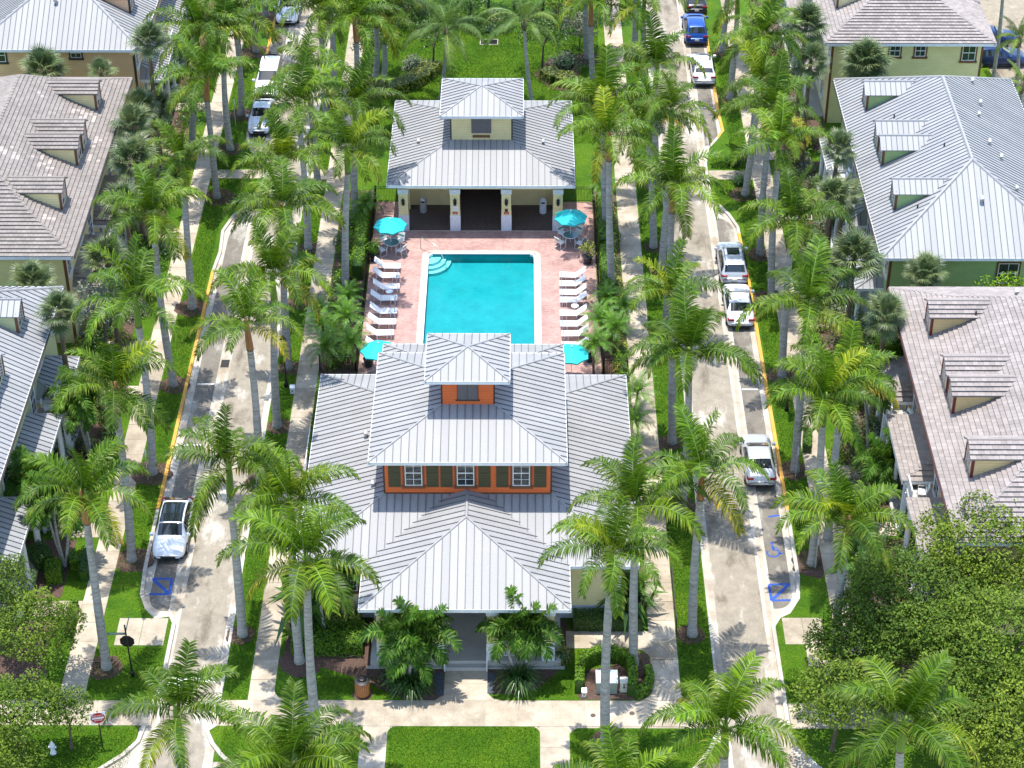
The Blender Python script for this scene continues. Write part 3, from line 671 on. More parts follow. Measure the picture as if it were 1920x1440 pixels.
def strap_clump(label, x, y, r, h, seed, n=120, mat='strap_leaf', name='lily_clump', group=None, w=.045):
    rg = random.Random(seed); m = MB().mat(mat)
    for i in range(n):
        a = rg.uniform(0, 6.28); b = Vector((math.cos(a), math.sin(a), 0)); o = b * r * .45 * rg.random() + Vector((rg.uniform(-.1, .1) * r, rg.uniform(-.1, .1) * r, 0)); s = Vector((-b.y, b.x, 0)) * w * .5; e = rg.uniform(.3, 1.2)
        p1 = o + b * r * .3 * e + Vector((0, 0, h * rg.uniform(.6, 1))); p2 = p1 + b * r * .45 + Vector((0, 0, -h * rg.uniform(.0, .6))); m.ct = rg.random(); tp = .8 * rg.random()
        m.face([o - s, o + s, p1 + s * .9, p1 - s * .9], [0, 0, 0, 0]); m.face([p1 - s * .9, p1 + s * .9, p2], [0, 0, tp])
    return solo(name, m, label, 'plant', (x, y), 0, group)

# ---------------------------------------------------------------- ground, roads, pavements
GZ = -0.13
m = MB().mat('grass')
for a in ((-260, 260, -160, 2.0), (-260, 260, 15.5, 420), (-260, -6.3, 2.0, 15.5), (1.2, 260, 2.0, 15.5)): m.face([(a[0], a[2], -.145), (a[1], a[2], -.145), (a[1], a[3], -.145), (a[0], a[3], -.145)])
structure('ground', m)
YB, YT = -60.0, 120.0
def sheet(name, mat, x0, x1, y0, y1, z):
    m = MB().mat(mat); m.face([(x0, y0, z), (x1, y0, z), (x1, y1, z), (x0, y1, z)]); return structure(name, m)
def poly_sheet(name, mat, pts, z):
    m = MB().mat(mat); m.face([(p[0], p[1], z) for p in pts]); return structure(name, m)
sheet('cross_street', 'lane_asphalt', -90, 90, -60, -32.6, -.140)
sheet('gutter', 'gutter_concrete', -21.2, -15.3, -33.5, YT, -.134); sheet('gutter', 'gutter_concrete', 10.3, 16.0, -33.5, YT, -.134)
sheet('road', 'lane_asphalt', -18.35, -15.78, -33.5, YT, -.128); sheet('road', 'lane_asphalt', 10.85, 13.40, -33.5, YT, -.128)
sheet('swale', 'swale_concrete', -18.86, -18.58, -33.5, YT, -.128); sheet('swale', 'swale_concrete', 13.60, 13.86, -33.5, YT, -.128)
def bay(x_in, x_out, y0, y1, c0=.9, c1=.95):
    s = 1 if x_out > x_in else -1; pts = [(x_in, y0)]
    for i in range(7): a = R(-90 + 90 * i / 6); pts.append((x_out - s * c0 + s * c0 * math.cos(a), y0 + c0 * 1.4 + c0 * 1.4 * math.sin(a)))
    for i in range(7): a = R(90 * i / 6); pts.append((x_out - s * c1 + s * c1 * math.cos(a) * 1.0, y1 - c1 * 2 + c1 * 2 * math.sin(a)))
    pts.append((x_in, y1)); return pts
poly_sheet('parking_lane', 'parking_asphalt', bay(-19.08, -20.28, -21.3, 19.4), -.124); poly_sheet('parking_lane', 'parking_asphalt', bay(-19.08, -20.2, 31.2, YT), -.124)
poly_sheet('parking_lane', 'parking_asphalt', bay(14.02, 15.16, -21.0, 20.4), -.124); poly_sheet('parking_lane', 'parking_asphalt', bay(14.02, 15.1, 31.0, YT), -.124)
KL = [(-60, -34.2), (-21.80, -33.47), (-20.97, -33.18), (-19.95, -32.18), (-19.34, -31.25), (-19.12, -29.61), (-18.72, -27.0), (-18.72, -22.4), (-18.95, -21.9), (-19.71, -22.07), (-20.34, -21.30), (-20.81, -20.11), (-20.95, -18.0), (-20.98, -12), (-20.95, 0), (-20.90, 13.0), (-20.70, 15.6), (-20.84, 18.44), (-20.35, 20.41), (-19.69, 21.67), (-18.85, 21.8), (-18.75, 23), (-18.75, 28.0), (-19.38, 28.63), (-19.98, 29.76), (-20.48, 31.48), (-20.62, 33), (-20.45, 50), (-20.3, 70), (-20.2, YT)]
KR = [(60, -34.4), (15.67, -33.59), (14.98, -32.69), (14.30, -31.58), (13.95, -30.26), (13.98, -27.5), (13.95, -22.6), (14.3, -21.9), (14.88, -21.52), (15.53, -20.30), (15.72, -18.5), (15.75, -12), (15.72, 0), (15.70, 12), (15.59, 16.93), (15.55, 19.07), (15.09, 20.75), (14.28, 22.53), (13.95, 22.5), (13.92, 28.0), (14.28, 30.37), (14.98, 31.68), (15.62, 33.10), (15.5, 36), (15.55, 50), (15.6, 70), (15.7, YT)]
IL0, IL1, IR0, IR1 = -15.36, -13.98, 8.52, 10.36          # planted islands between each road and the inner pavement
CL, CR = -12.66, 7.06                                      # central block between the inner pavements
def lawn(pts): return structure('lawn', MB().mat('grass').prism(pts, -.143, 0.0))
lawn([(-22.50, -28.4), (-22.50, YT)] + [(p[0] - .01, p[1]) for p in reversed(KL) if p[1] > -28.4] + [(-18.73, -28.4)])
lawn([(17.12, -28.5), (17.12, YT)] + [(p[0] + .01, p[1]) for p in reversed(KR) if p[1] > -28.5] + [(13.99, -28.5)])
lawn([(-95, -28.4), (-95, YT), (-23.83, YT), (-23.83, -28.4)]); lawn([(18.55, -28.5), (18.55, YT), (37.6, YT), (37.6, -28.5)]); lawn([(47, -28.5), (47, YT), (95, YT), (95, -28.5)])
lawn([(-95, -30.2)] + [(p[0] - .01, p[1]) for p in KL[:5]][::1] + [(-19.35, -30.2)]); lawn([(95, -30.3)] + [(p[0] + .01, p[1]) for p in KR[:5]] + [(14.0, -30.3)])
def rounded(x0, x1, y0, y1, r, corners='abcd'):
    pts = []
    for k, cx, cy, a0 in (('a', x0 + r, y0 + r, 180), ('b', x1 - r, y0 + r, 270), ('c', x1 - r, y1 - r, 0), ('d', x0 + r, y1 - r, 90)):
        if k in corners: pts += [(cx + r * math.cos(R(a0 + 15 * i)), cy + r * math.sin(R(a0 + 15 * i))) for i in range(7)]
        else: pts.append({'a': (x0, y0), 'b': (x1, y0), 'c': (x1, y1), 'd': (x0, y1)}[k])
    return pts
FL = [(-15.36, -30.2), (-15.72, -30.55), (-15.35, -31.38), (-14.76, -32.24), (-14.15, -32.86), (-13.29, -33.44), (-11.8, -34.6), (-7.98, -34.6)]   # front-left lawn with flared kerb
FR = [(10.36, -30.3), (9.99, -30.84), (9.72, -31.59), (9.17, -32.52), (8.52, -33.37), (7.0, -34.6), (2.66, -34.6)]
lawn(FL + rounded(-9, -7.98, -34.6, -30.2, .5, 'c')[7 if False else 1:] if False else FL + [(-7.98, -30.6), (-8.3, -30.2)])
lawn(FR + [(2.66, -30.7), (3.05, -30.3)]); lawn(rounded(-6.62, 1.16, -34.6, -30.2, .5, 'cd'))
lawn(rounded(IL0, IL1, -28.4, 25.6, .6, 'd')); lawn(rounded(IL0, IL1, 27.1, YT, .6, 'a'))
lawn(rounded(IR0, IR1, -28.3, YT, .6, 'a'))
lawn(rounded(CL, -3.82, -28.3, -22.0, .8, 'ab')); lawn(rounded(-1.56, 3.0, -28.3, -22.0, .8, 'a')); lawn(rounded(3.0, CR, -28.3, -24.35, .9, 'bc')); lawn([(3.0, -23.0), (CR, -23.0), (CR, -22.0), (3.0, -22.0)])
lawn([(CL, -22.0), (CR, -22.0), (CR, -.2), (CL, -.2)]); lawn([(CL, -.2), (-10.2, -.2), (-10.2, 22), (CL, 22)]); lawn([(5.3, -.2), (CR, -.2), (CR, 22), (5.3, 22)]); lawn([(CL, 22), (CR, 22), (CR, YT), (CL, YT)])
# pavements: a bed with each slab a piece of its own
poly_sheet('path_bed', 'swale_concrete', [(-15.3, -31.4), (10.3, -31.4), (10.3, -27.2), (-15.3, -27.2)], -.012)
poly_sheet('path_bed', 'swale_concrete', [(2.9, -27.3), (7.1, -27.3), (7.1, -22.9), (2.9, -22.9)], -.013)
poly_sheet('path_bed', 'swale_concrete', [(-15.3, 24.6), (-13.9, 24.6), (-13.9, 28), (-15.3, 28)], -.013)
def paved(name, x0, x1, y0, y1, step, along, z=.012, mat='concrete', extra=None):
    base = structure(name, MB().mat('swale_concrete').box(x0, x1, y0, y1, -.143, z - .03)); n = max(1, round((y1 - y0 if along == 'y' else x1 - x0) / step)); g = .010
    for i in range(n):
        if along == 'y': a, b = y0 + (y1 - y0) * i / n, y0 + (y1 - y0) * (i + 1) / n; q = (x0, x1, a + g, b - g)
        else: a, b = x0 + (x1 - x0) * i / n, x0 + (x1 - x0) * (i + 1) / n; q = (a + g, b - g, y0, y1)
        zz = z + rnd.uniform(-.004, .004); part('slab', MB().mat(mat).box(q[0], q[1], q[2], q[3], z - .029, zz), base)
    return base
paved('sidewalk', -23.83, -22.50, -28.4, 75, 1.5, 'y'); paved('sidewalk', 17.12, 18.55, -28.5, 75, 1.5, 'y')
paved('sidewalk', IL1, CL, -28.35, 75, 1.55, 'y', .013); paved('sidewalk', CR, IR0, -28.3, 75, 1.55, 'y', .013)
paved('front_sidewalk', -15.36, 10.36, -30.2, -28.35, 1.75, 'x', .016); paved('front_sidewalk', -45, -18.75, -30.2, -28.4, 1.6, 'x', .016); paved('front_sidewalk', 14.0, 45, -30.3, -28.5, 1.6, 'x', .016)
paved('path', -7.98, -6.62, -34.6, -30.2, 1.3, 'y', .010); paved('path', 1.16, 2.66, -34.6, -30.2, 1.3, 'y', .010)
paved('entry_path', -3.82, -1.56, -28.35, -25.85, 1.3, 'y', .014); paved('path', 2.6, CR, -24.35, -23.0, 1.3, 'x', .011)
paved('crossing', -22.5, -18.78, 25.75, 27.0, 1.4, 'x', .014); paved('crossing', 13.95, 17.12, 25.7, 27.0, 1.4, 'x', .014); paved('crossing', IL0, IL1, 25.65, 27.05, 1.4, 'x', .012)
paved('ramp', -21.6, -18.95, -24.2, -22.05, 1.3, 'x', .014); paved('ramp', 14.35, 16.5, -24.0, -21.9, 1.2, 'x', .014); paved('ramp', 15.4, 17.12, -25.7, -24.0, 1.2, 'x', .014)
for yy in (-21.9, -15.2, -1.6, 3.4, 17.4, 28.8, 36.2): paved('house_path', -26.6, -23.83, yy, yy + 1.25, 1.3, 'x', .011)
for yy in (-14.9, -9.6, 1.0, 6.4, 9.6, 20.0, 28.6, 36.0): paved('house_path', 18.55, 21.7, yy, yy + 1.25, 1.3, 'x', .011)
# kerbs
def kerb(pts, side, mat='kerb_concrete', w=.21, h=.012):
    P = [Vector((p[0], p[1], 0)) for p in pts]; off = []
    for i, p in enumerate(P):
        d = (P[min(i + 1, len(P) - 1)] - P[max(i - 1, 0)]).normalized(); off.append(p + Vector((d.y, -d.x, 0)) * side * w)
    m = MB().mat(mat)
    for i in range(len(P) - 1):
        q = [P[i], P[i + 1], off[i + 1], off[i]]; m.raw([(v.x, v.y, -.143) for v in q] + [(v.x, v.y, h) for v in q], [(4, 5, 6, 7), (7, 6, 5, 4)][:1] + [(0, 1, 5, 4), (1, 2, 6, 5), (2, 3, 7, 6), (3, 0, 4, 7)])
    return structure('kerb', m)
def ksplit(K, side, y_plain0, ya, yb, yc):
    def ins(K, y):
        o = []
        for a, b in zip(K[:-1], K[1:]):
            o.append(a)
            if min(a[1], b[1]) < y < max(a[1], b[1]): t = (y - a[1]) / (b[1] - a[1]); o.append((a[0] + (b[0] - a[0]) * t, y))
        return o + [K[-1]]
    for y in (ya, yb, yc): K = ins(K, y)
    i0 = [i for i, p in enumerate(K) if abs(p[1] - ya) < 1e-6][0]; i1 = [i for i, p in enumerate(K) if abs(p[1] - yb) < 1e-6][0]; i2 = [i for i, p in enumerate(K) if abs(p[1] - yc) < 1e-6][-1]
    kerb(K[:i0 + 1], side); kerb(K[i0:i1 + 1], side, 'yellow_paint'); kerb(K[i1:i2 + 1], side); kerb(K[i2:], side, 'yellow_paint')
ksplit(KL, 1, 0, -12.6, 13.2, 32.6); ksplit(KR, -1, 0, -12.6, 18.2, 32.0)
kerb([(IL0, -28.4), (IL0, YT)], -1, w=.15); kerb([(IR1, -28.3), (IR1, YT)], 1, w=.15); kerb(FL[:6], 1); kerb(FR[:6], -1)
# painted markings
def mark(name, mat, pts, z=-.120): return poly_sheet(name, mat, pts, z)
def bar(name, mat, a, b, w, z=-.119):
    a, b = Vector((a[0], a[1], 0)), Vector((b[0], b[1], 0)); d = (b - a).normalized(); s = Vector((-d.y, d.x, 0)) * w / 2; return mark(name, mat, [a - s, b - s, b + s, a + s], z)
for x0, x1, ys in ((-20.2, -19.12, (12.6, 0.05, -6.3, 37.4, 44)), (14.06, 15.1, (16.7, 10.0, -0.4, -6.7, 37, 43.6))):
    for y in ys: bar('parking_line', 'white_line', (x0, y), (x1, y), .12)
bar('stop_line', 'white_line', (-18.37, -26.93), (-17.45, -27.13), .5); bar('stop_line', 'white_line', (-18.3, -26.7), (-15.85, -26.7), .35, -.122)
for A in ([(-20.32, -18.63), (-19.25, -18.63), (-19.22, -19.93), (-20.34, -19.93)],): 
    bar('blue_marking', 'blue_paint', A[0], A[1], .16); bar('blue_marking', 'blue_paint', A[1], A[2], .16, -.1185); bar('blue_marking', 'blue_paint', A[2], A[3], .16, -.118); bar('blue_marking', 'blue_paint', A[0], A[2], .18, -.1175)
A = [(13.96, -19.01), (15.09, -18.96), (15.03, -20.30), (13.97, -20.34)]
bar('blue_marking', 'blue_paint', A[0], A[1], .16); bar('blue_marking', 'blue_paint', A[3], A[0], .16, -.1185); bar('blue_marking', 'blue_paint', A[2], A[3], .16, -.118); bar('blue_marking', 'blue_paint', A[3], A[1], .18, -.1175)
bar('blue_marking', 'blue_paint', (14.50, -13.06), (15.17, -12.91), .14)
c = Vector((*(14.51, -16.07), -.118)); m = MB().mat('blue_paint'); k = .62                      # wheelchair symbol
def seg(a, b, w):
    a, b = Vector((*a, 0)), Vector((*b, 0)); d = (b - a).normalized(); s = Vector((-d.y, d.x, 0)) * w / 2; m.face([(c + q * k) for q in (a - s, b - s, b + s, a + s)])
for i in range(14): a0, a1 = R(150 + 15.5 * i), R(150 + 15.5 * (i + 1) + 1); seg((-.08 + .55 * math.cos(a0), -.35 + .55 * math.sin(a0)), (-.08 + .55 * math.cos(a1), -.35 + .55 * math.sin(a1)), .15)
seg((-.05, .75), (-.02, .05), .2); seg((-.05, .35), (.38, .35), .13); seg((-.05, .05), (.42, .05), .15); seg((.40, .08), (.62, -.5), .15); seg((.58, -.48), (.8, -.40), .13)
m.face([c + Vector((-.06 + .16 * math.cos(R(30 * i)), 1.0 + .16 * math.sin(R(30 * i)), 0)) * k for i in range(12)]); structure('accessible_parking_symbol', m)
# drains and covers
def cover(px, r, label): solo('manhole_cover', MB().mat('bark').lathe([(r, 0), (r, .012), (r * .8, .014)], (0, 0), 14), label, 'manhole cover', (px[0], px[1], .016))
cover((3.90, -29.41), .14, 'small round cover in the front sidewalk, left of two before the utility bed'); cover((5.91, -29.25), .14, 'small round cover in the front sidewalk, right of two before the utility bed'); cover((4.99, -30.37), .18, 'pale round cover at the lawn edge beside the tall front palm trunk')
def grate(label, x0, x1, y0, y1, z, cat='drain'):
    r_ = thing('drain_grate', label, cat, ((x0 + x1) / 2, (y0 + y1) / 2, z)); w, h = (x1 - x0) / 2, (y1 - y0) / 2
    part('frame', MB().mat('gutter_concrete').box(-w, w, -h, h, -.02, .006), r_)
    m = MB().mat('black_metal')
    for i in range(9): m.box(-w * .9, w * .9, -h * .85 + i * h * 1.7 / 9, -h * .85 + (i + .7) * h * 1.7 / 9, .006, .02)
    part('bars', m, r_)
a, b = (-19.01, 1.99), (-18.55, 2.71); grate('dark storm grate in the gutter of the left road', -19.0, -18.42, a[1] - .2, b[1] + .1, -.122)
a, b = (-20.00, 47.72), (-19.43, 48.11); grate('small storm grate in the left road gutter near the upper white cars', -18.95, -18.45, a[1], b[1] + .3, -.122)
p = (-2.42, 48.07); grate('large dark grate with pale frame in the back lawn', p[0] - .75, p[0] + .75, p[1] - .5, p[1] + .5, .03)
# planting beds
beds = MB().mat('mulch')
def bed(pts, z=.010): beds.prism([(p[0], p[1]) for p in pts], -.05, z)
bed([(-11.61, -25.20), (-10.28, -25.89), (-8.69, -26.54), (-7.09, -27.53), (-5.67, -28.28), (-4.28, -28.31), (-3.85, -27.92), (-3.85, -26.12), (-3.83, -22.1), (-12.4, -22.1), (-12.4, -24.5)])
bed([(-1.60, -26.19), (-1.58, -27.79), (-0.28, -27.83), (1.12, -27.43), (1.97, -26.38), (2.60, -25.36), (3.02, -24.20), (2.6, -22.1), (-1.56, -22.1)])
bed([(3.01, -26.09), (3.01, -27.38), (3.24, -28.25), (6.51, -28.24), (7.00, -27.68), (7.08, -26.24), (6.73, -25.34), (6.39, -24.73), (5.97, -24.61), (5.60, -25.18), (5.07, -25.76)], .012)
bed([(2.9, -23.0), (CR - .3, -23.0), (CR - .3, -21.0), (2.9, -21.0)], .012)
bed([(CL + .05, .2), (-10.25, .2), (-10.25, 24), (CL + .1, 24)], .011); bed([(5.35, -1.5), (CR - .1, -1.5), (CR - .1, 24), (5.35, 24)], .011); bed([(CL + .05, -20), (-11.0, -20), (-11.0, -.2), (CL + .05, -.2)], .012); bed([(5.7, -21), (CR - .05, -21), (CR - .05, -1.6), (5.7, -1.6)], .013)
for y0, y1 in ((-27, -22.2), (-20.4, -15.4), (-13.7, -1.8), (-0.2, 3.2), (4.8, 17.2), (18.8, 28.6), (30.2, 36), (37.6, 60)): bed([(-28.4, y0), (-25.1, y0), (-25.1, y1), (-28.4, y1)], .011)
for y0, y1 in ((-27, -15.1), (-13.5, -9.8), (-8.2, .8), (2.4, 6.2), (7.8, 9.4), (11.0, 19.8), (21.4, 28.4), (30, 35.8), (37.4, 60)): bed([(19.6, y0), (23.3, y0), (23.3, y1), (19.6, y1)], .011)
bed([(-13.89, 39.52), (-11.74, 38.45), (-9.46, 38.64), (-7.25, 40.90), (-6.16, 43.67), (-7.38, 44.32), (-9.17, 41.34), (-11.41, 39.98)], .012); bed([(1.18, 42.30), (2.42, 40.02), (3.67, 39.40), (4.97, 41.39), (4.61, 44.17), (2.48, 45.11)], .012)
bed(rounded(11.7, 11.71, 0, .01, .001), .0)
MULCH_RINGS = beds
m = MB().mat('gravel'); m.prism([(-4.41, -26.28), (-3.88, -26.28), (-3.83, -27.92), (-4.21, -27.96)], -.02, .02); m.prism([(-1.57, -26.27), (-1.15, -26.27), (-1.25, -27.87), (-1.55, -27.79)], -.02, .02); structure('gravel', m, 'stuff')
# house alley on the far right
sheet('alley', 'alley_asphalt', 37.6, 47, -60, YT, -.10); kerb([(40.9, 44.5), (40.9, 10)], 1, h=.04)
# ---------------------------------------------------------------- pool
PX0, PX1, PY0, PY1 = -6.15, 1.08, 2.2, 15.35
def ring(m, x0, x1, y0, y1, w, z0, z1, r):
    o = rounded(x0 - w, x1 + w, y0 - w, y1 + w, r + w, 'abcd'); i = rounded(x0, x1, y0, y1, r, 'abcd'); n = len(o)
    vs = [(*p, z1) for p in o] + [(*p, z1) for p in i] + [(*p, z0) for p in o] + [(*p, z0) for p in i]; fs = []
    for k in range(n): j = (k + 1) % n; fs += [(k, j, n + j, n + k), (2 * n + k, 2 * n + j, j, k), (3 * n + j, 3 * n + k, n + k, n + j)]
    m.raw(vs, fs)
deck = MB().mat('pavers'); X0, X1, Y0, Y1 = -10.15, 5.3, -5.0, 22.4; q0, q1, r0, r1 = PX0 - .30, PX1 + .30, PY0 - .30, PY1 + .30
deck.box(X0, q0, Y0, Y1, -.14, .02); deck.box(q1, X1, Y0, Y1, -.14, .02); deck.box(q0, q1, Y0, r0, -.14, .02); deck.box(q0, q1, r1, Y1, -.14, .02); structure('pool_deck', deck)
pool = thing('swimming_pool', 'rectangular turquoise swimming pool with white rim in red paver deck', 'pool', ((PX0 + PX1) / 2, (PY0 + PY1) / 2, 0))
m = MB().mat('pool_shell'); m.face([(PX0, PY0, -.66), (PX1, PY0, -.66), (PX1, PY1, -.66), (PX0, PY1, -.66)])
for a, b in (((PX0, PY0), (PX1, PY0)), ((PX1, PY0), (PX1, PY1)), ((PX1, PY1), (PX0, PY1)), ((PX0, PY1), (PX0, PY0))): m.face([(*a, -.66), (*b, -.66), (*b, -.02), (*a, -.02)])
part('shell', m, pool, world=True)
m = MB().mat('pool_rim'); ring(m, PX0 + .0, PX1 - .0, PY0, PY1, .16, -.15, .035, .35); part('rim', m, pool, world=True)
m = MB().mat('coping'); ring(m, PX0 - .162, PX1 + .162, PY0 - .162, PY1 + .162, .30, -.10, .028, .35); part('coping', m, pool, world=True)
part('tile_line', MB().mat('pool_tile_dark').box(PX0 + .05, PX1 - .05, PY1 - .012, PY1 - .002, -.14, .0), pool, world=True)
part('water', MB().mat('pool_water').face([(PX0 - .02, PY0 - .02, -.13), (PX1 + .02, PY0 - .02, -.13), (PX1 + .02, PY1 + .02, -.13), (PX0 - .02, PY1 + .02, -.13)]), pool, world=True)
for k, (r_, z) in enumerate(((1.55, -.50), (1.2, -.36), (.85, -.22))):
    m = MB().mat('pool_step'); m.prism([(PX0 + .002, PY1 - .002)] + [(PX0 + r_ * math.cos(R(-90 + 9 * i)), PY1 + r_ * 1.15 * math.sin(R(-90 + 9 * i))) for i in range(11)], -.65, z); part('step', m, pool, world=True)
    m = MB().mat('pool_tile_dark'); 
    pts = [(PX0 + r_ * math.cos(R(-90 + 9 * i)), PY1 + r_ * 1.15 * math.sin(R(-90 + 9 * i)), z + .004) for i in range(11)]; m.tube(pts, .028, 4); part('step_edge', m, pool, world=True)
m = MB().mat('steel'); hx, hy = (-6.48, 15.94), (-5.47, 14.28); a = (-6.75, 16.05); m.tube([(a[0], a[1], .02), (a[0], a[1], .85), (a[0] + .15, a[1] - .1, .95), (a[0] + 1.2, a[1] - .9, .75), (a[0] + 1.75, a[1] - 1.6, -.1), (a[0] + 1.85, a[1] - 2.0, -.5)], .028, 6); part('handrail', m, pool, world=True, smooth=True)
for x, y in ((PX0 - .31, 9.3), (PX1 + .31, 9.3), (PX1 + .31, 15.2), (PX0 - .31, 15.2)): part('depth_marker', MB().mat('sign_white').box(x - .09, x + .09, y - .12, y + .12, .02, .032), pool, world=True)
part('depth_marker', MB().mat('sign_white').box(-2.9, -2.2, PY1 + .25, PY1 + .42, .02, .033), pool, world=True); part('depth_marker', MB().mat('black_plastic').box(-2.75, -2.35, PY1 + .10, PY1 + .155, .034, .037), pool, world=True)

# ---------------------------------------------------------------- clubhouse and pool pavilion
def wallbox(root, name, mat, x0, x1, y0, y1, z0, z1, corner=None, cw=.14):
    part(name, MB().mat(mat).box(x0, x1, y0, y1, z0, z1), root, world=True)
    if corner:
        for x, sx in ((x0, -1), (x1, 1)):
            for y, sy in ((y0, -1), (y1, 1)):
                m = MB().mat(corner); e = .015
                m.box(min(x + sx * e, x - sx * cw), max(x + sx * e, x - sx * cw), min(y, y + sy * e), max(y, y + sy * e), z0, z1)
                m.box(min(x, x + sx * e), max(x, x + sx * e), min(y, y - sy * cw), max(y, y - sy * cw), z0, z1); part('corner_trim', m, root, world=True)
def metal_hip(root, name, x0, x1, y0, y1, z0, slope=.31, top=None, pitch=.42, mat='metal_roof', skip=(), fascia='white_paint'):
    F, hips, ridge = hip_faces(x0, x1, y0, y1, z0, None, slope, top)
    rf = roof_deck(root, name, F, mat, x0, x1, y0, y1, z0, fascia)
    for k, f in F.items():
        if k not in skip: metal_face(rf, f, pitch, mat)
    for a, b in hips + ridge: ridge_cap(rf, a, b, .10, .06)
    return rf
def vent(root, x, y, z, s=.22, mat='galvanized'):
    m = MB().mat(mat); m.tube([(x, y, z - .2), (x, y, z + s * .7)], s * .42, 8); m.tube([(x, y - s * .8, z + s * .6), (x, y + s * .3, z + s * 1.2)], [s * .62, s * .55], 8); part('roof_vent', m, root, world=True)
club = thing('clubhouse', 'large clubhouse with tiered grey metal roofs and orange upper storeys', 'building', (-2.67, -14.1, 0))
wallbox(club, 'wall', 'yellow_wall', -10.9, 5.55, -21.9, -6.3, 0, 4.36, 'white_paint'); part('base_wall', MB().mat('bluewhite_paint').box(-10.93, 5.58, -21.93, -6.27, 0, .9), club, world=True)
metal_hip(club, 'lower_roof', -11.72, 6.42, -22.82, -5.37, 4.45, top=(-7.22, 1.83, -18.5, -9.7, 5.86))
wallbox(club, 'upper_wall', 'orange_wall', -7.22, 1.83, -18.5, -9.7, 5.0, 8.55, 'dark_trim', .07)
metal_hip(club, 'upper_roof', -7.93, 2.62, -19.30, -9.12, 8.62, top=(-4.14, -1.25, -15.65, -12.75, 9.76))
wallbox(club, 'cupola_wall', 'orange_wall', -4.14, -1.25, -15.65, -12.75, 9.2, 11.75, 'dark_trim', .07)
metal_hip(club, 'cupola_roof', -4.97, -.44, -16.35, -11.85, 11.8, .30)
for x in (-5.60, -2.805, .19):
    window(club, (x, -18.5, 6.44), (1, 0, 0), (0, -1, 0), .94, 1.72, 'brown_trim', 2, 2)
    for s in (-1, 1): shutter(club, (x + s * 1.02, -18.5, 6.36), (1, 0, 0), (0, -1, 0), .66, 1.8)
m = MB().mat('dark_trim').box(-3.36, -2.05, -15.70, -15.65, 10.02, 10.10); part('sill', m, club, world=True)
lv = part('louver', MB().mat('brown_trim').box(-3.28, -2.13, -15.69, -15.65, 10.1, 11.4), club, world=True)
for i in range(2): part('louver_panel', MB().mat('grey_louver').box(-3.24 + i * .54, -2.72 + i * .54, -15.72, -15.69, 10.14, 11.36), lv)
part('belt_trim', MB().mat('brown_trim').box(-7.24, 1.85, -18.53, -18.5, 5.84, 5.96), club, world=True)
def gable_hip(root, name, x0, x1, ye, yw, z0, zr, pitch=.42):
    xm = (x0 + x1) / 2; h = (x1 - x0) / 2; s = 1 if yw > ye else -1; ya = ye + s * h
    f = [(x0, ye, z0), (x1, ye, z0), (xm, ya, zr)]; l = [(x0, yw, z0), (x0, ye, z0), (xm, ya, zr), (xm, yw, zr)]; r_ = [(x1, ye, z0), (x1, yw, z0), (xm, yw, zr), (xm, ya, zr)]
    rf = roof_deck(root, name, dict(a=f, b=l, c=r_), 'metal_roof', x0, x1, min(ye, yw), max(ye, yw), z0, soffit=False)
    for q in (f, l, r_): metal_face(rf, q, pitch)
    ridge_cap(rf, (x0, ye, z0), (xm, ya, zr), .10, .06); ridge_cap(rf, (x1, ye, z0), (xm, ya, zr), .10, .06); ridge_cap(rf, (xm, ya, zr), (xm, yw, zr), .14, .06); return rf
gable_hip(club, 'porch_roof', -8.18, 2.74, -26.28, -18.52, 4.46, 6.14); gable_hip(club, 'rear_porch_roof', -8.18, 2.74, -2.16, -9.68, 4.46, 6.14)
part('porch_ceiling', MB().mat('cream_wall').box(-8.1, 2.66, -26.2, -21.95, 4.30, 4.36), club, world=True)
part('porch_beam', MB().mat('yellow_wall').box(-7.35, 1.92, -25.75, -25.35, 3.85, 4.30), club, world=True)
part('porch_floor', MB().mat('porch_floor').box(-7.75, 2.3, -25.82, -21.9, 0, .45), club, world=True)
part('porch_plinth', MB().mat('porch_floor').box(-7.95, 2.5, -25.98, -25.83, 0, .10), club, world=True)
part('step', MB().mat('porch_floor').box(-3.85, -1.58, -26.12, -25.84, 0, .24), club, world=True)
for x in (-7.05, -4.18, -1.29, 1.62):
    pr = part('pier', MB().mat('yellow_wall').box(x - .30, x + .30, -25.78, -25.2, .45, 3.85), club, world=True)
    part('pier_base', MB().mat('bluewhite_paint').box(x - .335, x + .335, -25.81, -25.17, .45, 1.65), pr); part('pier_capital', MB().mat('white_paint').box(x - .35, x + .35, -25.83, -25.15, 3.62, 3.85), pr)
railing(club, (-6.72, -25.5, .45), (-4.5, -25.5, .45), 1.05); railing(club, (-.96, -25.5, .45), (1.28, -25.5, .45), 1.05)
for x in (-3.83, -1.6): part('handrail', MB().mat('white_paint').tube([(x, -26.15, 0), (x, -26.15, .95), (x, -25.3, 1.4), (x, -25.3, .45)], .035, 6), club, world=True)
part('door', MB().mat('glass').box(-3.6, -1.8, -21.95, -21.9, .45, 3.0), club, world=True); part('door_frame', MB().mat('dark_trim').box(-3.75, -1.65, -21.94, -21.9, .45, 3.15), club, world=True)
def text_mesh(s, size, mat, depth=.006):
    cu = bpy.data.curves.new('lettering', 'FONT'); cu.body = s; cu.size = size; cu.align_x = 'CENTER'; cu.align_y = 'CENTER'; cu.extrude = depth; cu.resolution_u = 3
    o = bpy.data.objects.new('lettering', cu); COL.objects.link(o); dg = bpy.context.evaluated_depsgraph_get(); me = bpy.data.meshes.new_from_object(o.evaluated_get(dg)); bpy.data.objects.remove(o); bpy.data.curves.remove(cu)
    me.materials.clear(); me.materials.append(MATS[mat]); me.name = 'lettering'; return me
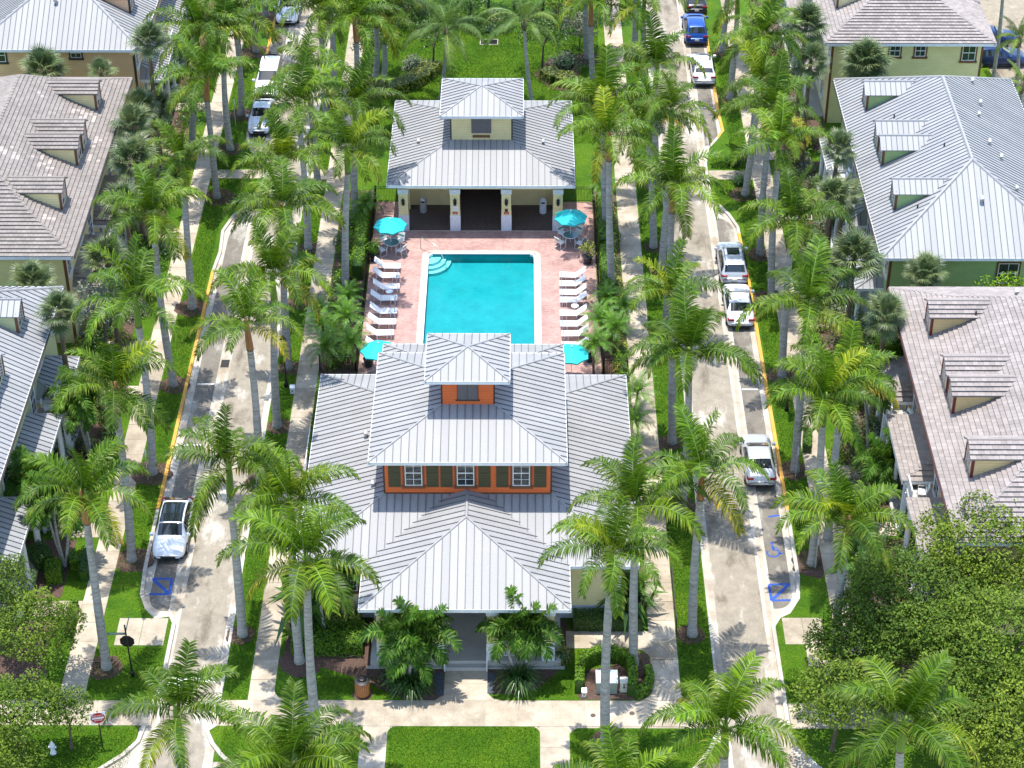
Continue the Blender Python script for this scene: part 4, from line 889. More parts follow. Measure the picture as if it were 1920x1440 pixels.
t_ = part('house_number', text_mesh('104', .22, 'dark_trim'), club); t_.location = (-1.29 + 2.67, -25.79 + 14.1, 2.25); t_.rotation_euler = (R(90), 0, 0)
window(club, (-9.1, -21.9, 1.9), (1, 0, 0), (0, -1, 0), 1.0, 1.5, 'brown_trim')
vent(club, -8.55, -12.8, 5.55); vent(club, -7.9, -17.5, 5.7, .2); vent(club, -3.0, -9.0, 5.9, .15)
part('downpipe', MB().mat('white_paint').tube([(-8.1, -22.75, 4.3), (-8.1, -22.0, 4.0), (-8.1, -21.95, .1)], .05, 6), club, world=True)

pav = thing('pool_pavilion', 'yellow open fronted pool pavilion with grey metal roof and cupola', 'building', (-2.6, 24.05, 0))
metal_hip(pav, 'main_roof', -9.06, 3.90, 17.83, 30.25, 4.0, top=(-4.75, -.42, 21.9, 26.2, 5.33))
wallbox(pav, 'cupola_wall', 'yellow_wall', -4.75, -.42, 21.9, 26.2, 4.9, 7.46, 'dark_trim', .08)
metal_hip(pav, 'cupola_roof', -5.43, .33, 21.27, 26.9, 7.54)
lv = part('louver', MB().mat('brown_trim').box(-3.28, -1.90, 21.86, 21.9, 5.88, 7.3), pav, world=True)
for i in range(4): part('louver_panel', MB().mat('grey_louver').box(-3.26 + i * .342, -2.93 + i * .342, 21.82, 21.86, 5.9, 7.28), lv)
part('sill', MB().mat('brown_trim').box(-3.2, -1.98, 21.78, 21.9, 5.58, 5.72), pav, world=True)
for x in (-8.0, -4.4, -.83, 2.76):
    c_ = part('pier', MB().mat('yellow_wall').box(x - .33, x + .33, 18.43, 19.1, 0, 3.36), pav, world=True)
    part('pier_base', MB().mat('bluewhite_paint').box(x - .36, x + .36, 18.40, 19.13, .02, 1.28), c_); part('pier_capital', MB().mat('bluewhite_paint').box(x - .37, x + .37, 18.38, 19.15, 3.0, 3.36), c_)
    m = MB().mat('black_metal'); m.box(x - .09, x + .09, 18.25, 18.41, 2.15, 2.24); m.lathe([(.07, 2.24), (.12, 2.28), (.10, 2.5), (.13, 2.54), (.03, 2.68)], (x, 18.3), 6); m.box(x - .03, x + .03, 18.3, 18.43, 2.45, 2.52); part('lantern', m, pav, world=True)
part('beam', MB().mat('yellow_wall').box(-8.34, 3.10, 18.46, 19.0, 3.36, 3.94), pav, world=True)
part('back_wall', MB().mat('yellow_wall').box(-7.67, -4.6, 21.95, 22.15, .02, 3.9), pav, world=True); part('back_wall', MB().mat('yellow_wall').box(-.63, 2.43, 21.95, 22.15, .02, 3.9), pav, world=True)
for x0, x1 in ((-8.34, -7.68), (2.44, 3.10)): part('side_wall', MB().mat('yellow_wall').box(x0, x1, 21.3, 29.5, .02, 3.9), pav, world=True)
for x0, x1 in ((-4.75, -4.6), (-.63, -.48)): part('passage_wall', MB().mat('cream_wall').box(x0, x1, 21.9, 29.5, .02, 3.9), pav, world=True)
part('rear_wall', MB().mat('yellow_wall').box(-7.67, 2.43, 29.3, 29.5, .02, 3.9), pav, world=True)
part('floor', MB().mat('pavers_painted_shade').box(-8.3, 3.06, 18.45, 29.2, .02, .034), pav, world=True); part('threshold', MB().mat('coping').box(-7.6, 2.4, 18.36, 18.44, .02, .04), pav, world=True)  # floor colour is darkened to stand in for shade under the roof
vent(pav, -7.05, 22.8, 4.62, .2); vent(pav, -7.65, 22.9, 4.42, .1); vent(pav, 1.75, 22.6, 4.72, .2)
def board(root, x, z, w, h, lines):
    b_ = part('notice_board', MB().mat('sign_white').box(x - w / 2, x + w / 2, 18.40, 18.43, z - h / 2, z + h / 2), root, world=True)
    for s_, dz, size, mat in lines: q = part('lettering', text_mesh(s_, size, mat, .002), b_); q.location = (x, 18.398, z + dz); q.rotation_euler = (R(90), 0, 0)
board(pav, -4.4, 1.83, .40, .42, [('POOL RULES', .13, .06, 'sign_red'), ('NO DIVING', .0, .06, 'black_metal'), ('NO LIFEGUARD', -.1, .05, 'black_metal')])
for x in (-4.4, -.83):
    b_ = part('notice_board', MB().mat('sign_red').box(x - .17, x + .17, 18.395, 18.425, 1.37, 1.56), pav, world=True); q = part('lettering', text_mesh('NO', .13, 'sign_white', .002), b_); q.location = (x, 18.393, 1.465); q.rotation_euler = (R(90), 0, 0)
part('phone_box', MB().mat('black_plastic').box(-.93, -.73, 18.3, 18.42, 1.62, 1.8), pav, world=True)

# ---------------------------------------------------------------- houses
def house(name, label, side, yc, wall, trim, roof, half=12.1, porches=((4.8, 9.3), (-2.8, 3.4), (-10.5, -4.4)), wins=(), seed=1, white_pts=(), porch_roof=None, dorm_mat=None, y_cut=None):
    rg = random.Random(seed); y0, y1 = yc - half, yc + half
    X = (lambda d: 22.66 + d) if side > 0 else (lambda d: -27.80 - d); out = (-side, 0, 0)
    xa, xb = min(X(0), X(12.74)), max(X(0), X(12.74)); root = thing(name, label, 'house', ((xa + xb) / 2, yc, 0), 0, None)
    wx0, wx1 = xa + .72, xb - .72; wy0, wy1 = y0 + .72, y1 - .72
    wallbox(root, 'wall', wall, wx0, wx1, wy0, wy1, 0, 6.86, trim, .15); part('ground_floor_band', MB().mat('cream_wall').box(wx0 - .03, wx1 + .03, wy0 - .03, wy1 + .03, 0, 3.1), root, world=True) if False else None
    tiled = roof.startswith('tile'); sink = []
    if not tiled:
        F, hips, ridge = hip_faces(xa, xb, y0, y1, 7.0, 10.5); rf = roof_deck(root, 'roof', F, roof, xa, xb, y0, y1, 7.0)
        for f in F.values(): metal_face(rf, f, .40, roof)
        for a, b in hips + ridge: ridge_cap(rf, a, b, .17, .07)
        zr = lambda d: 7 + .5495 * d
    else:
        t1 = 3.2; z1 = 8.47
        F1, h1, _ = hip_faces(xa, xb, y0, y1, 7.0, top=(xa + t1, xb - t1, y0 + t1, y1 - t1, z1)); F2, h2, rg2 = hip_faces(xa + t1, xb - t1, y0 + t1, y1 - t1, z1, 10.5)
        faces = {'a' + k: v for k, v in F1.items()}; faces.update({'b' + k: v for k, v in F2.items()}); rf = roof_deck(root, 'roof', faces, roof, xa, xb, y0, y1, 7.0)
        for f in faces.values(): tile_face(f, roof, sink, rg=rg)
        for a, b in h1 + h2 + rg2: ridge_cap(rf, a, b, .15, .09, roof, 1, 'ridge_tile')
        zr = lambda d: 7 + .46 * d if d < t1 else z1 + .64 * (d - t1)
    gutter(root, [(X(-.06), y0, 6.93), (X(-.06), y1, 6.93)], 'maroon_gutter' if trim == 'red_trim' else 'dark_trim')
    dinv = lambda z: (z - 7) / .5495 if not tiled else ((z - 7) / .46 if z < 8.47 else 3.2 + (z - 8.47) / .64)
    for dy in (-6.73, -1.0, 1.0, 6.73):
        c = yc + dy; w = .8; zb = zr(1.4) - .1; ze, zp = 9.15, 9.62; dm = dorm_mat or roof
        d_ = MB().mat(wall); x0, x1 = X(1.4), X(dinv(ze) + .3)
        vs = [(x0, c - w, zb), (x0, c + w, zb), (x0, c + w, ze), (x0, c, zp - .05), (x0, c - w, ze), (x1, c - w, zb), (x1, c + w, zb), (x1, c + w, ze), (x1, c, zp - .05), (x1, c - w, ze)]
        d_.raw(vs, [(0, 1, 2, 3, 4), (0, 5, 9, 4), (1, 6, 7, 2)]); dorm = part('dormer', d_, root, world=True)
        tr = MB().mat(trim)
        for s in (-1, 1): tr.box(min(x0, x0 - side * .04), max(x0, x0 - side * .04), c + s * w - .07, c + s * w + .07, zb, ze); tr.box(min(x0, x0 + side * .12), max(x0, x0 + side * .12), min(c + s * (w - .05), c + s * (w + .03)), max(c + s * (w - .05), c + s * (w + .03)), zb, ze - .02)
        part('corner_trim', tr, dorm); part('pane', MB().mat('glass').box(min(x0 - side * .02, x0), max(x0 - side * .02, x0), c - .5, c + .5, zb + .35, ze - .12), dorm)
        part('sash', MB().mat('white_paint').box(min(x0 - side * .03, x0), max(x0 - side * .03, x0), c - .03, c + .03, zb + .35, ze - .12).box(min(x0 - side * .03, x0), max(x0 - side * .03, x0), c - .56, c - .5, zb + .3, ze - .1).box(min(x0 - side * .03, x0), max(x0 - side * .03, x0), c + .5, c + .56, zb + .3, ze - .1), dorm)
        for s in (-1, 1):
            e = w + .2; zee = ze - .12; f = [(X(1.2), c + s * e, zee), (X(dinv(zee)) , c + s * e, zee), (X(dinv(zp)), c, zp), (X(1.2), c, zp)]
            ub = MB().mat(dm); n_ = .05; ub.raw([(p[0], p[1], p[2] - n_) for p in f] + [(p[0], p[1], p[2] - .003) for p in f], [(4, 5, 6, 7), (0, 1, 2, 3), (0, 1, 5, 4), (3, 0, 4, 7)]); part('dormer_roof', ub, dorm)
            if tiled:
                sk = []; tile_face(f, roof, sk, rg=rg)
                tm = MB().mat(roof)
                for cen, geo, tone, _m in sk: tm.raw(geo[0], geo[1], tone=tone)
                o_ = part('roof_tiles', tm, dorm); o_['kind'] = 'stuff'
            else: metal_face(dorm, f, .36, roof)
        ridge_cap(dorm, (X(1.15), c, zp), (X(dinv(zp) + .1), c, zp), .12, .06, roof if tiled else 'ridge_metal')
    for a, b in porches:
        ya, yb = yc + a, yc + b; xe, xw = X(-1.06), X(.72); run = 1.0; zt = 4.5; z_ = 3.72
        f = [(xe, ya, z_), (xe, yb, z_), (xw, yb - run, zt), (xw, ya + run, zt)]; e1 = [(xe, ya, z_), (xw, ya, z_), (xw, ya + run, zt)]; e2 = [(xw, yb, z_), (xe, yb, z_), (xw, yb - run, zt)]
        pr = roof_deck(root, 'porch_roof', dict(a=f, b=e1, c=e2), roof, min(xe, xw), max(xe, xw), ya, yb, z_)
        if tiled:
            for q in (f, e1, e2): tile_face(q, roof, sink, rg=rg)
        else:
            for q in (f, e1, e2): metal_face(pr, q, .40, roof)
        for p, q in (((xe, ya, z_), (xw, ya + run, zt)), ((xe, yb, z_), (xw, yb - run, zt))): ridge_cap(pr, p, q, .10, .06, roof if tiled else 'ridge_metal', 1 if tiled else 0, 'ridge_tile' if tiled else 'ridge_cap')
        part('porch_floor', MB().mat('porch_floor').box(min(X(-1.05), X(.7)), max(X(-1.05), X(.7)), ya, yb, 0, .16), root, world=True)
        for y in (ya + .3, yb - .3): column(root, X(-.78), y, .16, 3.52, .15)
        if yb - ya > 4: column(root, X(-.78), (ya + yb) / 2, .16, 3.52, .15)
        m = MB().mat('glass'); xq = X(.72)
        for y in ((ya + yb) / 2 - 1.1, (ya + yb) / 2 + 1.1): window(root, (xq, y, .9), (0, -side, 0), out, .9, 1.6, 'white_paint')
    ps = sorted(porches)
    for (a0, b0), (a1, b1) in zip(ps[:-1], ps[1:]):
        ya, yb = yc + b0 + .02, yc + a1 - .02
        if yb - ya < .8: continue
        part('balcony', MB().mat('porch_floor').box(min(X(-.8), X(.7)), max(X(-.8), X(.7)), ya, yb, 3.05, 3.2), root, world=True); railing(root, (X(-.76), ya + .05, 3.2), (X(-.76), yb - .05, 3.2), 1.0)
        for y in (ya + .1, yb - .1): part('post', MB().mat('white_paint').box(min(X(-.85), X(-.7)), max(X(-.85), X(-.7)), y - .08, y + .08, 0, 3.05), root, world=True)
        window(root, (X(.72), (ya + yb) / 2, 3.3), (0, -side, 0), out, min(1.5, yb - ya - .4), 2.0, 'white_paint')
    for dy in (-10.6, -6.7, 6.7, 10.6): window(root, (X(.72), yc + dy, 4.9), (0, -side, 0), out, .9, 1.35, 'white_paint')
    for x, z, w, h in wins: window(root, (x, wy0, z), (1, 0, 0), (0, -1, 0), w, h, trim, 2, 1)
    if tiled: emit_tiles(rf, sink, white_pts)
    return root, X, zr
h1l, Xl, zl = house('metal_roof_house', 'peach walled house with silver metal hip roof at upper left', -1, 44.55, 'peach_wall', 'dark_trim', 'metal_roof', wins=((-34.76, 6.0, .8, .6 + .2), (-32.86, 6.0, .8, .8), (-38.9, 5.65, 1.6, 1.1)), seed=1)
h2l, _, zt = house('tile_roof_house', 'pale yellow house with brown grey tile roof and replaced white tiles on the left', -1, 15.8, 'yellow_wall', 'brown_trim', 'tile_grey', seed=2,
    white_pts=[(Vector((-29.9, 20.6, 8.0)), .9), (Vector((-28.9, 17.6, 7.6)), .8), (Vector((-28.7, 15.3, 7.5)), .7), (Vector((-31.2, 12.6, 8.6)), .9), (Vector((-30.2, 11.0, 8.2)), .8), (Vector((-29.9, 7.0, 8.0)), .5), (Vector((-33, 12.2, 9.9)), .8), (Vector((-33, 20.5, 9.7)), .5)])
h3l, _, _ = house('metal_roof_house', 'pale green house with silver metal roof at the left edge beside the porches', -1, -11.85, 'pale_green_wall', 'brown_trim', 'metal_roof_blue', seed=3)
h1r, Xr, _ = house('tile_roof_house', 'yellow house with brown tile hip roof at upper right', 1, 45.75, 'yellow_wall', 'brown_trim', 'tile_brown', wins=((28.1, 5.62, .8, .95), (30.0, 5.62, .8, .95), (33.64, 5.28, 1.0, 1.3)), seed=4)
h2r, _, _ = house('metal_roof_house', 'green walled house with bright silver metal roof and four dormers on the right', 1, 15.85, 'green_wall', 'brown_trim', 'metal_roof_blue', wins=((30.9, 4.7, 1.3, 1.5),), seed=5)
h3r, _, _ = house('tile_roof_house', 'tan house with brown tile roof, tan dormers and dark red trim at lower right', 1, -11.8, 'tan_wall', 'red_trim', 'tile_brown', seed=6)
def rvent(h, side, d, y, s=.26, cap=True):
    X = (lambda q: 22.66 + q) if side > 0 else (lambda q: -27.8 - q); z = 7 + .5495 * min(d, 12.74 - d)
    if cap: vent(h, X(d), y, z + .15, s)
    else: part('roof_vent', MB().mat('black_plastic').tube([(X(d), y, z - .1), (X(d), y, z + .28)], .055, 7), h, world=True)
for x, y, z in ((31.52, 23.31, 9.13), (31.49, 20.05, 9.15), (30.94, 17.8, 9.45), (30.96, 13.99, 9.44), (31.49, 12.52, 9.15), (31.79, 8.74, 8.98)): vent(h2r, x, y, z + .08, .2)
for d, y in ((2.87, 19.12), (5.11, 12.96), (2.65, 7.35)): rvent(h2r, 1, d, y, cap=False)
vent(h2r, 29.3, 7.34, 9.05, .24); vent(h1l, -34.52, 36.16, 9.12, .26)
for d, y in ((3.9, -5.9),): rvent(h3r, 1, d, y, cap=False)
vent(h3r, 29.21, -4.1, 9.5, .22)

# ---------------------------------------------------------------- cars
def car_body(kind):
    if kind == 'sedan':
        L, W_ = 4.75, .91; S = [(-2.38, .74, .62, .80, .42), (-2.30, .82, .88, .84, .30), (-2.05, .89, 1.00, .90, .22), (-1.72, .91, 1.04, .94, .2), (-.95, .91, 1.39, .95, .2), (-.45, .91, 1.45, .95, .2), (.15, .91, 1.41, .94, .2), (1.0, .91, .99, .92, .2), (1.5, .91, .93, .86, .2), (2.0, .88, .84, .78, .2), (2.28, .80, .70, .66, .28), (2.38, .70, .55, .55, .36)]; cab = (3, 4, 5, 6, 7)
    elif kind == 'suv':
        L, W_ = 4.7, .95; S = [(-2.35, .80, .75, .90, .45), (-2.30, .88, .98, .98, .32), (-2.20, .93, 1.12, 1.02, .25), (-1.75, .95, 1.58, 1.05, .25), (-1.1, .95, 1.66, 1.05, .25), (-.4, .95, 1.67, 1.05, .25), (.25, .95, 1.60, 1.04, .25), (1.05, .95, 1.10, 1.02, .25), (1.5, .94, 1.05, .96, .25), (2.05, .91, .97, .88, .25), (2.27, .84, .80, .74, .32), (2.35, .74, .62, .6, .4)]; cab = (2, 3, 4, 5, 6, 7)
    elif kind == 'crossover':
        L, W_ = 4.75, .95; S = [(-2.38, .78, .72, .88, .42), (-2.30, .87, 1.02, .96, .3), (-2.05, .92, 1.18, 1.02, .24), (-1.55, .95, 1.42, 1.04, .22), (-.75, .95, 1.60, 1.03, .22), (-.1, .95, 1.62, 1.02, .22), (.5, .95, 1.50, 1.0, .22), (1.25, .95, 1.03, .96, .22), (1.6, .95, .97, .90, .22), (2.05, .91, .86, .80, .22), (2.28, .82, .70, .66, .28), (2.38, .70, .55, .55, .38)]; cab = (2, 3, 4, 5, 6, 7)
    else:   # minivan
        L, W_ = 5.1, .98; S = [(-2.55, .85, .80, .95, .45), (-2.50, .92, 1.05, 1.0, .32), (-2.42, .96, 1.15, 1.05, .28), (-2.2, .98, 1.66, 1.05, .25), (-1.2, .98, 1.74, 1.05, .25), (-.2, .98, 1.74, 1.05, .25), (.55, .98, 1.66, 1.04, .25), (1.45, .98, 1.12, 1.0, .25), (1.8, .96, 1.04, .94, .25), (2.25, .92, .93, .86, .25), (2.46, .84, .76, .72, .32), (2.55, .74, .6, .6, .4)]; cab = (2, 3, 4, 5, 6, 7)
    def sec(st, i):
        x, w, zt, zb, zl = st; inner = i in cab[1:-1]; wt = w * (.72 if inner else .80); zb_ = min(zb, zt - .05); sh = w * .97 if inner else w * .93
        return [(0, zt), (wt * .62, zt - .008), (wt * .93, zt - (.035 if inner else .02)), (wt, zt - (.08 if inner else .04)), (sh, zb_), (w, zb_ * .72 + .1), (w * .99, zl + .16), (w * .93, zl)]
    return L, W_, S, cab, sec
def make_car(kind, paint, label, x, y, rz, cat='car', roof=None, rack=False, name='parked_car', plate=True, grp='cars parked along the kerbs'):
    L, w, S, cab, sec = car_body(kind); root = thing(name, label, cat, (x, y, GZ + .008), rz, grp); secs = [sec(s, i) for i, s in enumerate(S)]
    m = MB().mat(paint); full = [[(-p[0], p[1]) for p in reversed(q[1:])] + q for q in secs]; n = len(full[0])
    vs = [(S[i][0], p[0], p[1]) for i in range(len(S)) for p in full[i]]
    fs = [(i * n + k, i * n + k + 1, (i + 1) * n + k + 1, (i + 1) * n + k) for i in range(len(S) - 1) for k in range(n - 1)] + [tuple(range(n)), tuple(reversed(range((len(S) - 1) * n, len(S) * n)))] + [(i * n + n - 1, i * n, (i + 1) * n, (i + 1) * n + n - 1) for i in range(len(S) - 1)]
    m.raw(vs, fs); body = part('body', m, root, True)
    bv = body.modifiers.new('smooth', 'SUBSURF'); bv.levels = 1; bv.render_levels = 1
    def P3(i, k, t=0.0, s=1, off=.0):   # point on section k (0..7) side s between station i and i+1
        a, b = secs[i][k], secs[min(i + 1, len(S) - 1)][k]; return Vector((S[i][0] + (S[min(i + 1, len(S) - 1)][0] - S[i][0]) * t, s * (a[0] + (b[0] - a[0]) * t), a[1] + (b[1] - a[1]) * t))
    def glass_band(name, i, t0, t1, off):
        q = []
        for t in (t0, (t0 + t1) / 2, t1): q.append([P3(i, 3, t, -1), P3(i, 2, t, -1), P3(i, 1, t, -1), P3(i, 0, t), P3(i, 1, t, 1), P3(i, 2, t, 1), P3(i, 3, t, 1)])
        g = MB().mat('car_glass'); o = Vector(off)
        for r_ in q:
            c = r_[3]; 
            for k in range(7): r_[k] = c.lerp(r_[k], .93) + o
        vs = [v for r_ in q for v in r_]; g.raw(vs, [(a * 7 + k, a * 7 + k + 1, (a + 1) * 7 + k + 1, (a + 1) * 7 + k) for a in (0, 1) for k in range(6)]); return part(name, g, root, True)
    i0, i1 = cab[0], cab[-1]
    glass_band('windshield', i1 - 1, .07, .90, (.018, 0, .022)); glass_band('rear_window', i0, .12, .90, (-.018, 0, .024))
    if roof: glass_band('glass_roof', i0 + 2, -.3, 1.9 if False else .98, (0, 0, .014)); glass_band('glass_roof', i0 + 3, .02, .92, (0, 0, .016)); glass_band('glass_roof', i0 + 1, .3, .98, (0, 0, .016))
    for s in (-1, 1):
        cs = list(cab[1:-1])
        for a in cs[:-1]:
            g = MB().mat('car_glass'); o = Vector((0, s * .016, .004))
            q = [P3(a, 4, .04, s).lerp(P3(a, 3, .04, s), .12), P3(a, 4, .96, s).lerp(P3(a, 3, .96, s), .12), P3(a, 4, .96, s).lerp(P3(a, 3, .96, s), .9), P3(a, 4, .04, s).lerp(P3(a, 3, .04, s), .9)]; g.face([v + o for v in q]); part('side_window', g, root)
        for a, t0, t1, apex in ((i1 - 1, .04, .55, 0), (i0, .45, .96, 1)):
            g = MB().mat('car_glass'); o = Vector((0, s * .018, .004)); p0 = P3(a, 4, t0, s).lerp(P3(a, 3, t0, s), .1); p1 = P3(a, 4, t1, s).lerp(P3(a, 3, t1, s), .1); p2 = (P3(a, 3, t0, s) if not apex else P3(a, 3, t1, s)).lerp(p0 if not apex else p1, .1); g.face([v + o for v in (p0, p1, p2)]); part('side_window', g, root)
        hd = MB().mat('lamp_clear'); xx = S[-2][0]; hd.raw([(xx - .30, s * w * .93, .70 * S[8][2]), (xx - .02, s * w * .78, .74 * S[9][2]), (xx - .02, s * w * .55, .78 * S[9][2]), (xx + .02, s * w * .55, .68 * S[9][2]), (xx + .0, s * w * .80, .64 * S[9][2]), (xx - .28, s * w * .95, .62 * S[8][2])], [(0, 1, 4, 5), (1, 2, 3, 4)]); part('headlight', hd, root)
        tl = MB().mat('lamp_red'); xr = S[1][0]; zt = S[2][3]; tl.box(xr - .045, xr + .03, min(s * w * .52, s * w * .88), max(s * w * .52, s * w * .88), zt - .16, zt - .02); tl.box(xr + .0, xr + .22, min(s * w * .86, s * w * .965), max(s * w * .86, s * w * .965), zt - .15, zt - .04); part('tail_light', tl, root)
        mr = MB().mat(paint); xm = P3(i1 - 1, 4, .8).x; mr.box(xm - .09, xm + .09, min(s * (w - .02), s * (w + .19)), max(s * (w - .02), s * (w + .19)), S[5][3] + .0, S[5][3] + .14); part('mirror', mr, root)
        for xw in (-L * .30, L * .305):
            wl = MB().mat('tyre'); yy = s * (w - .10); wl.tube([(xw, yy - .115, .33), (xw, yy + .115, .33)], .335, 18); wh = part('wheel', wl, root)
            rm = MB().mat('rim'); rm.tube([(xw, yy + s * .112, .33), (xw, yy + s * .122, .33)], .22, 14); part('rim', rm, wh)
    if plate: part('license_plate', MB().mat('plate_white').box(S[0][0] - .05, S[0][0] - .01, -.17, .17, S[0][2] * .72 + .02, S[0][2] * .72 + .16), root)
    gz = S[-2][2] * .62; part('grille', MB().mat('black_plastic').box(S[-1][0] - .06, S[-1][0] + .012, -.42, .42, gz - .05, gz + .07), root)
    part('bumper_trim', MB().mat('black_plastic').box(S[0][0] - .02, S[0][0] + .15, -.68, .68, .34, .44), root)
    part('underbody', MB().mat('black_plastic').box(-L * .46, L * .46, -w * .85, w * .85, .16, .34), root)
    if rack:
        for s in (-1, 1): part('roof_rail', MB().mat('black_plastic').tube([(.2, s * .60, S[5][2] + .02), (.1, s * .62, S[5][2] + .07), (-1.3, s * .62, S[4][2] + .06), (-1.4, s * .60, S[4][2] + .01)], .025, 6), root)
        part('sunroof', MB().mat('car_glass').box(-.75, .12, -.42, .42, S[5][2] - .03, S[5][2] + .016), root)
        for xx in (.0, -1.1): part('cross_bar', MB().mat('steel').box(xx - .03, xx + .03, -.62, .62, S[5][2] + .05, S[5][2] + .09), root)
    return root
D, U = R(-90), R(90)
make_car('crossover', 'paint_white', 'white car with black glass roof parked in the lower left lane, facing down the photo', -19.62, -14.95, D, roof=True)
make_car('sedan', 'paint_lightsilver', 'pale silver sedan at the rounded end of the upper left parking bay, facing down', -19.6, 34.5, D)
make_car('van', 'paint_white', 'white van between two other white cars in the upper left bay', -19.62, 40.6, D, 'van')
make_car('suv', 'paint_white', 'white SUV at the top edge of the left road, black grille facing down', -19.25, 53.4, D)
make_car('suv', 'paint_lightsilver', 'silver SUV with roof rails and sunroof on the right road', 14.55, 13.65, U, rack=True)
make_car('sedan', 'paint_white', 'white sedan with red tail lights parked behind the silver roof-railed SUV', 14.55, 8.5, U)
make_car('sedan', 'paint_silver', 'silver sedan parked alone on the lower right road beside the yellow kerb', 14.3, -8.25, U)
make_car('crossover', 'paint_white', 'white car with dark roof slot on the upper right road below the blue car', 14.6, 42.6, U)
make_car('suv', 'paint_blue', 'dark blue SUV behind palm fronds on the upper right road', 14.5, 49.8, U)
make_car('sedan', 'paint_black', 'black car half hidden at the top edge of the right road', 14.9, 55.6, U)
make_car('suv', 'paint_navy', 'navy SUV parked sideways behind the upper right yellow house', 38.3, 44.6, 0, rack=False)
make_car('sedan', 'paint_navy', 'second navy car just behind the sideways navy SUV at upper right', 38.6, 48.2, 0)
make_car('sedan', 'paint_blue', 'bright blue car peeking out past the silver roof at the right edge', 39.0, 34.3, 0)
# ---------------------------------------------------------------- pool furniture
def lounger():
    r_ = thing('sun_lounger', 'x', 'sun lounger', (0, 0, 0), 0, 'white sun loungers in rows beside the pool')
    m = MB().mat('frame_white')
    for s in (-1, 1):
        y = s * .31; m.tube([(0, y, .38), (1.1, y, .36), (1.72, y, .88)], .022, 6); m.tube([(.18, y, .37), (.12, y, .0), (.44, y, .0), (.38, y, .37)], .018, 5); m.tube([(1.05, y, .36), (1.12, y, 0), (1.55, y, 0), (1.48, y, .68)], .018, 5)
    m.tube([(0, -.31, .38), (0, .31, .38)], .022, 6); m.tube([(1.72, -.31, .88), (1.72, .31, .88)], .022, 6); m.tube([(.12, -.31, .02), (.12, .31, .02)], .018, 5); m.tube([(.44, -.31, .02), (.44, .31, .02)], .018, 5); m.tube([(1.55, -.31, .02), (1.55, .31, .02)], .018, 5)
    part('frame', m, r_)
    m = MB().mat('sling_white'); n = 9
    for i in range(n): a = .03 + 1.05 * i / n; m.box(a, a + 1.05 / n - .012, -.30, .30, .375, .392)
    part('seat_sling', m, r_)
    m = MB().mat('sling_white'); d = Vector((.62, 0, .52)).normalized(); nn = Vector((-d.z, 0, d.x))
    for i in range(6):
        a = Vector((1.1, 0, .372)) + d * (.8 * i / 6); b = a + d * (.8 / 6 - .012); q = [a + Vector((0, -.3, 0)), a + Vector((0, .3, 0)), b + Vector((0, .3, 0)), b + Vector((0, -.3, 0))]; m.raw([v for v in q] + [v + nn * .017 for v in q], [(3, 2, 1, 0), (4, 5, 6, 7), (0, 1, 5, 4), (1, 2, 6, 5), (2, 3, 7, 6), (3, 0, 4, 7)])
    part('backrest_sling', m, r_); part('stripe', MB().mat('sling_teal').box(.10, .16, -.302, .302, .377, .396), r_); return r_
LG = lounger(); first = True
ordn = ['nearest the pavilion', 'second from the pavilion', 'third from the pavilion, above the white table', 'fourth from the pavilion, below the white table', 'fifth from the pavilion', 'sixth from the pavilion', 'second from the clubhouse', 'nearest the clubhouse']
ordr = ['nearest the pavilion', 'second from the pavilion', 'third from the pavilion', 'fourth from the pavilion, above the white table', 'fifth from the pavilion, below the white table', 'sixth from the pavilion', 'second from the clubhouse', 'nearest the clubhouse']
for side, ys, od in ((-1, (13.2, 12.0, 10.65, 9.25, 7.7, 6.4, 5.15, 3.6), ordn), (1, (12.15, 11.05, 10.0, 9.05, 7.45, 6.2, 5.05, 3.75), ordr)):
    for i, y in enumerate(ys):
        lx = -8.02 if side < 0 else 2.82; lab = 'white sun lounger %s of the pool, %s' % ('left' if side < 0 else 'right', od[i]); rz = (R(180) if side < 0 else 0) + rnd.uniform(-.05, .05)
        if first: LG.location = (lx, y, .02); LG.rotation_euler = (0, 0, rz); LG['label'] = lab; first = False
        else: copy_tree(LG, (lx + rnd.uniform(-.06, .06), y, .02), rz, lab)
def side_table(label, x, y):
    r_ = thing('side_table', label, 'side table', (x, y, .02), 0, 'little white side tables'); part('table_top', MB().mat('frame_white').lathe([(.0, .40), (.24, .40), (.25, .43), (.2, .44)], (0, 0), 16), r_)
    for k in range(3): a = R(120 * k + 20); part('leg', MB().mat('frame_white').tube([(.12 * math.cos(a), .12 * math.sin(a), .4), (.2 * math.cos(a), .2 * math.sin(a), 0)], .018, 5), r_)
side_table('small round white table among the loungers left of the pool', -8.6, 9.95); side_table('small round white table among the loungers right of the pool', 3.75, 8.25)
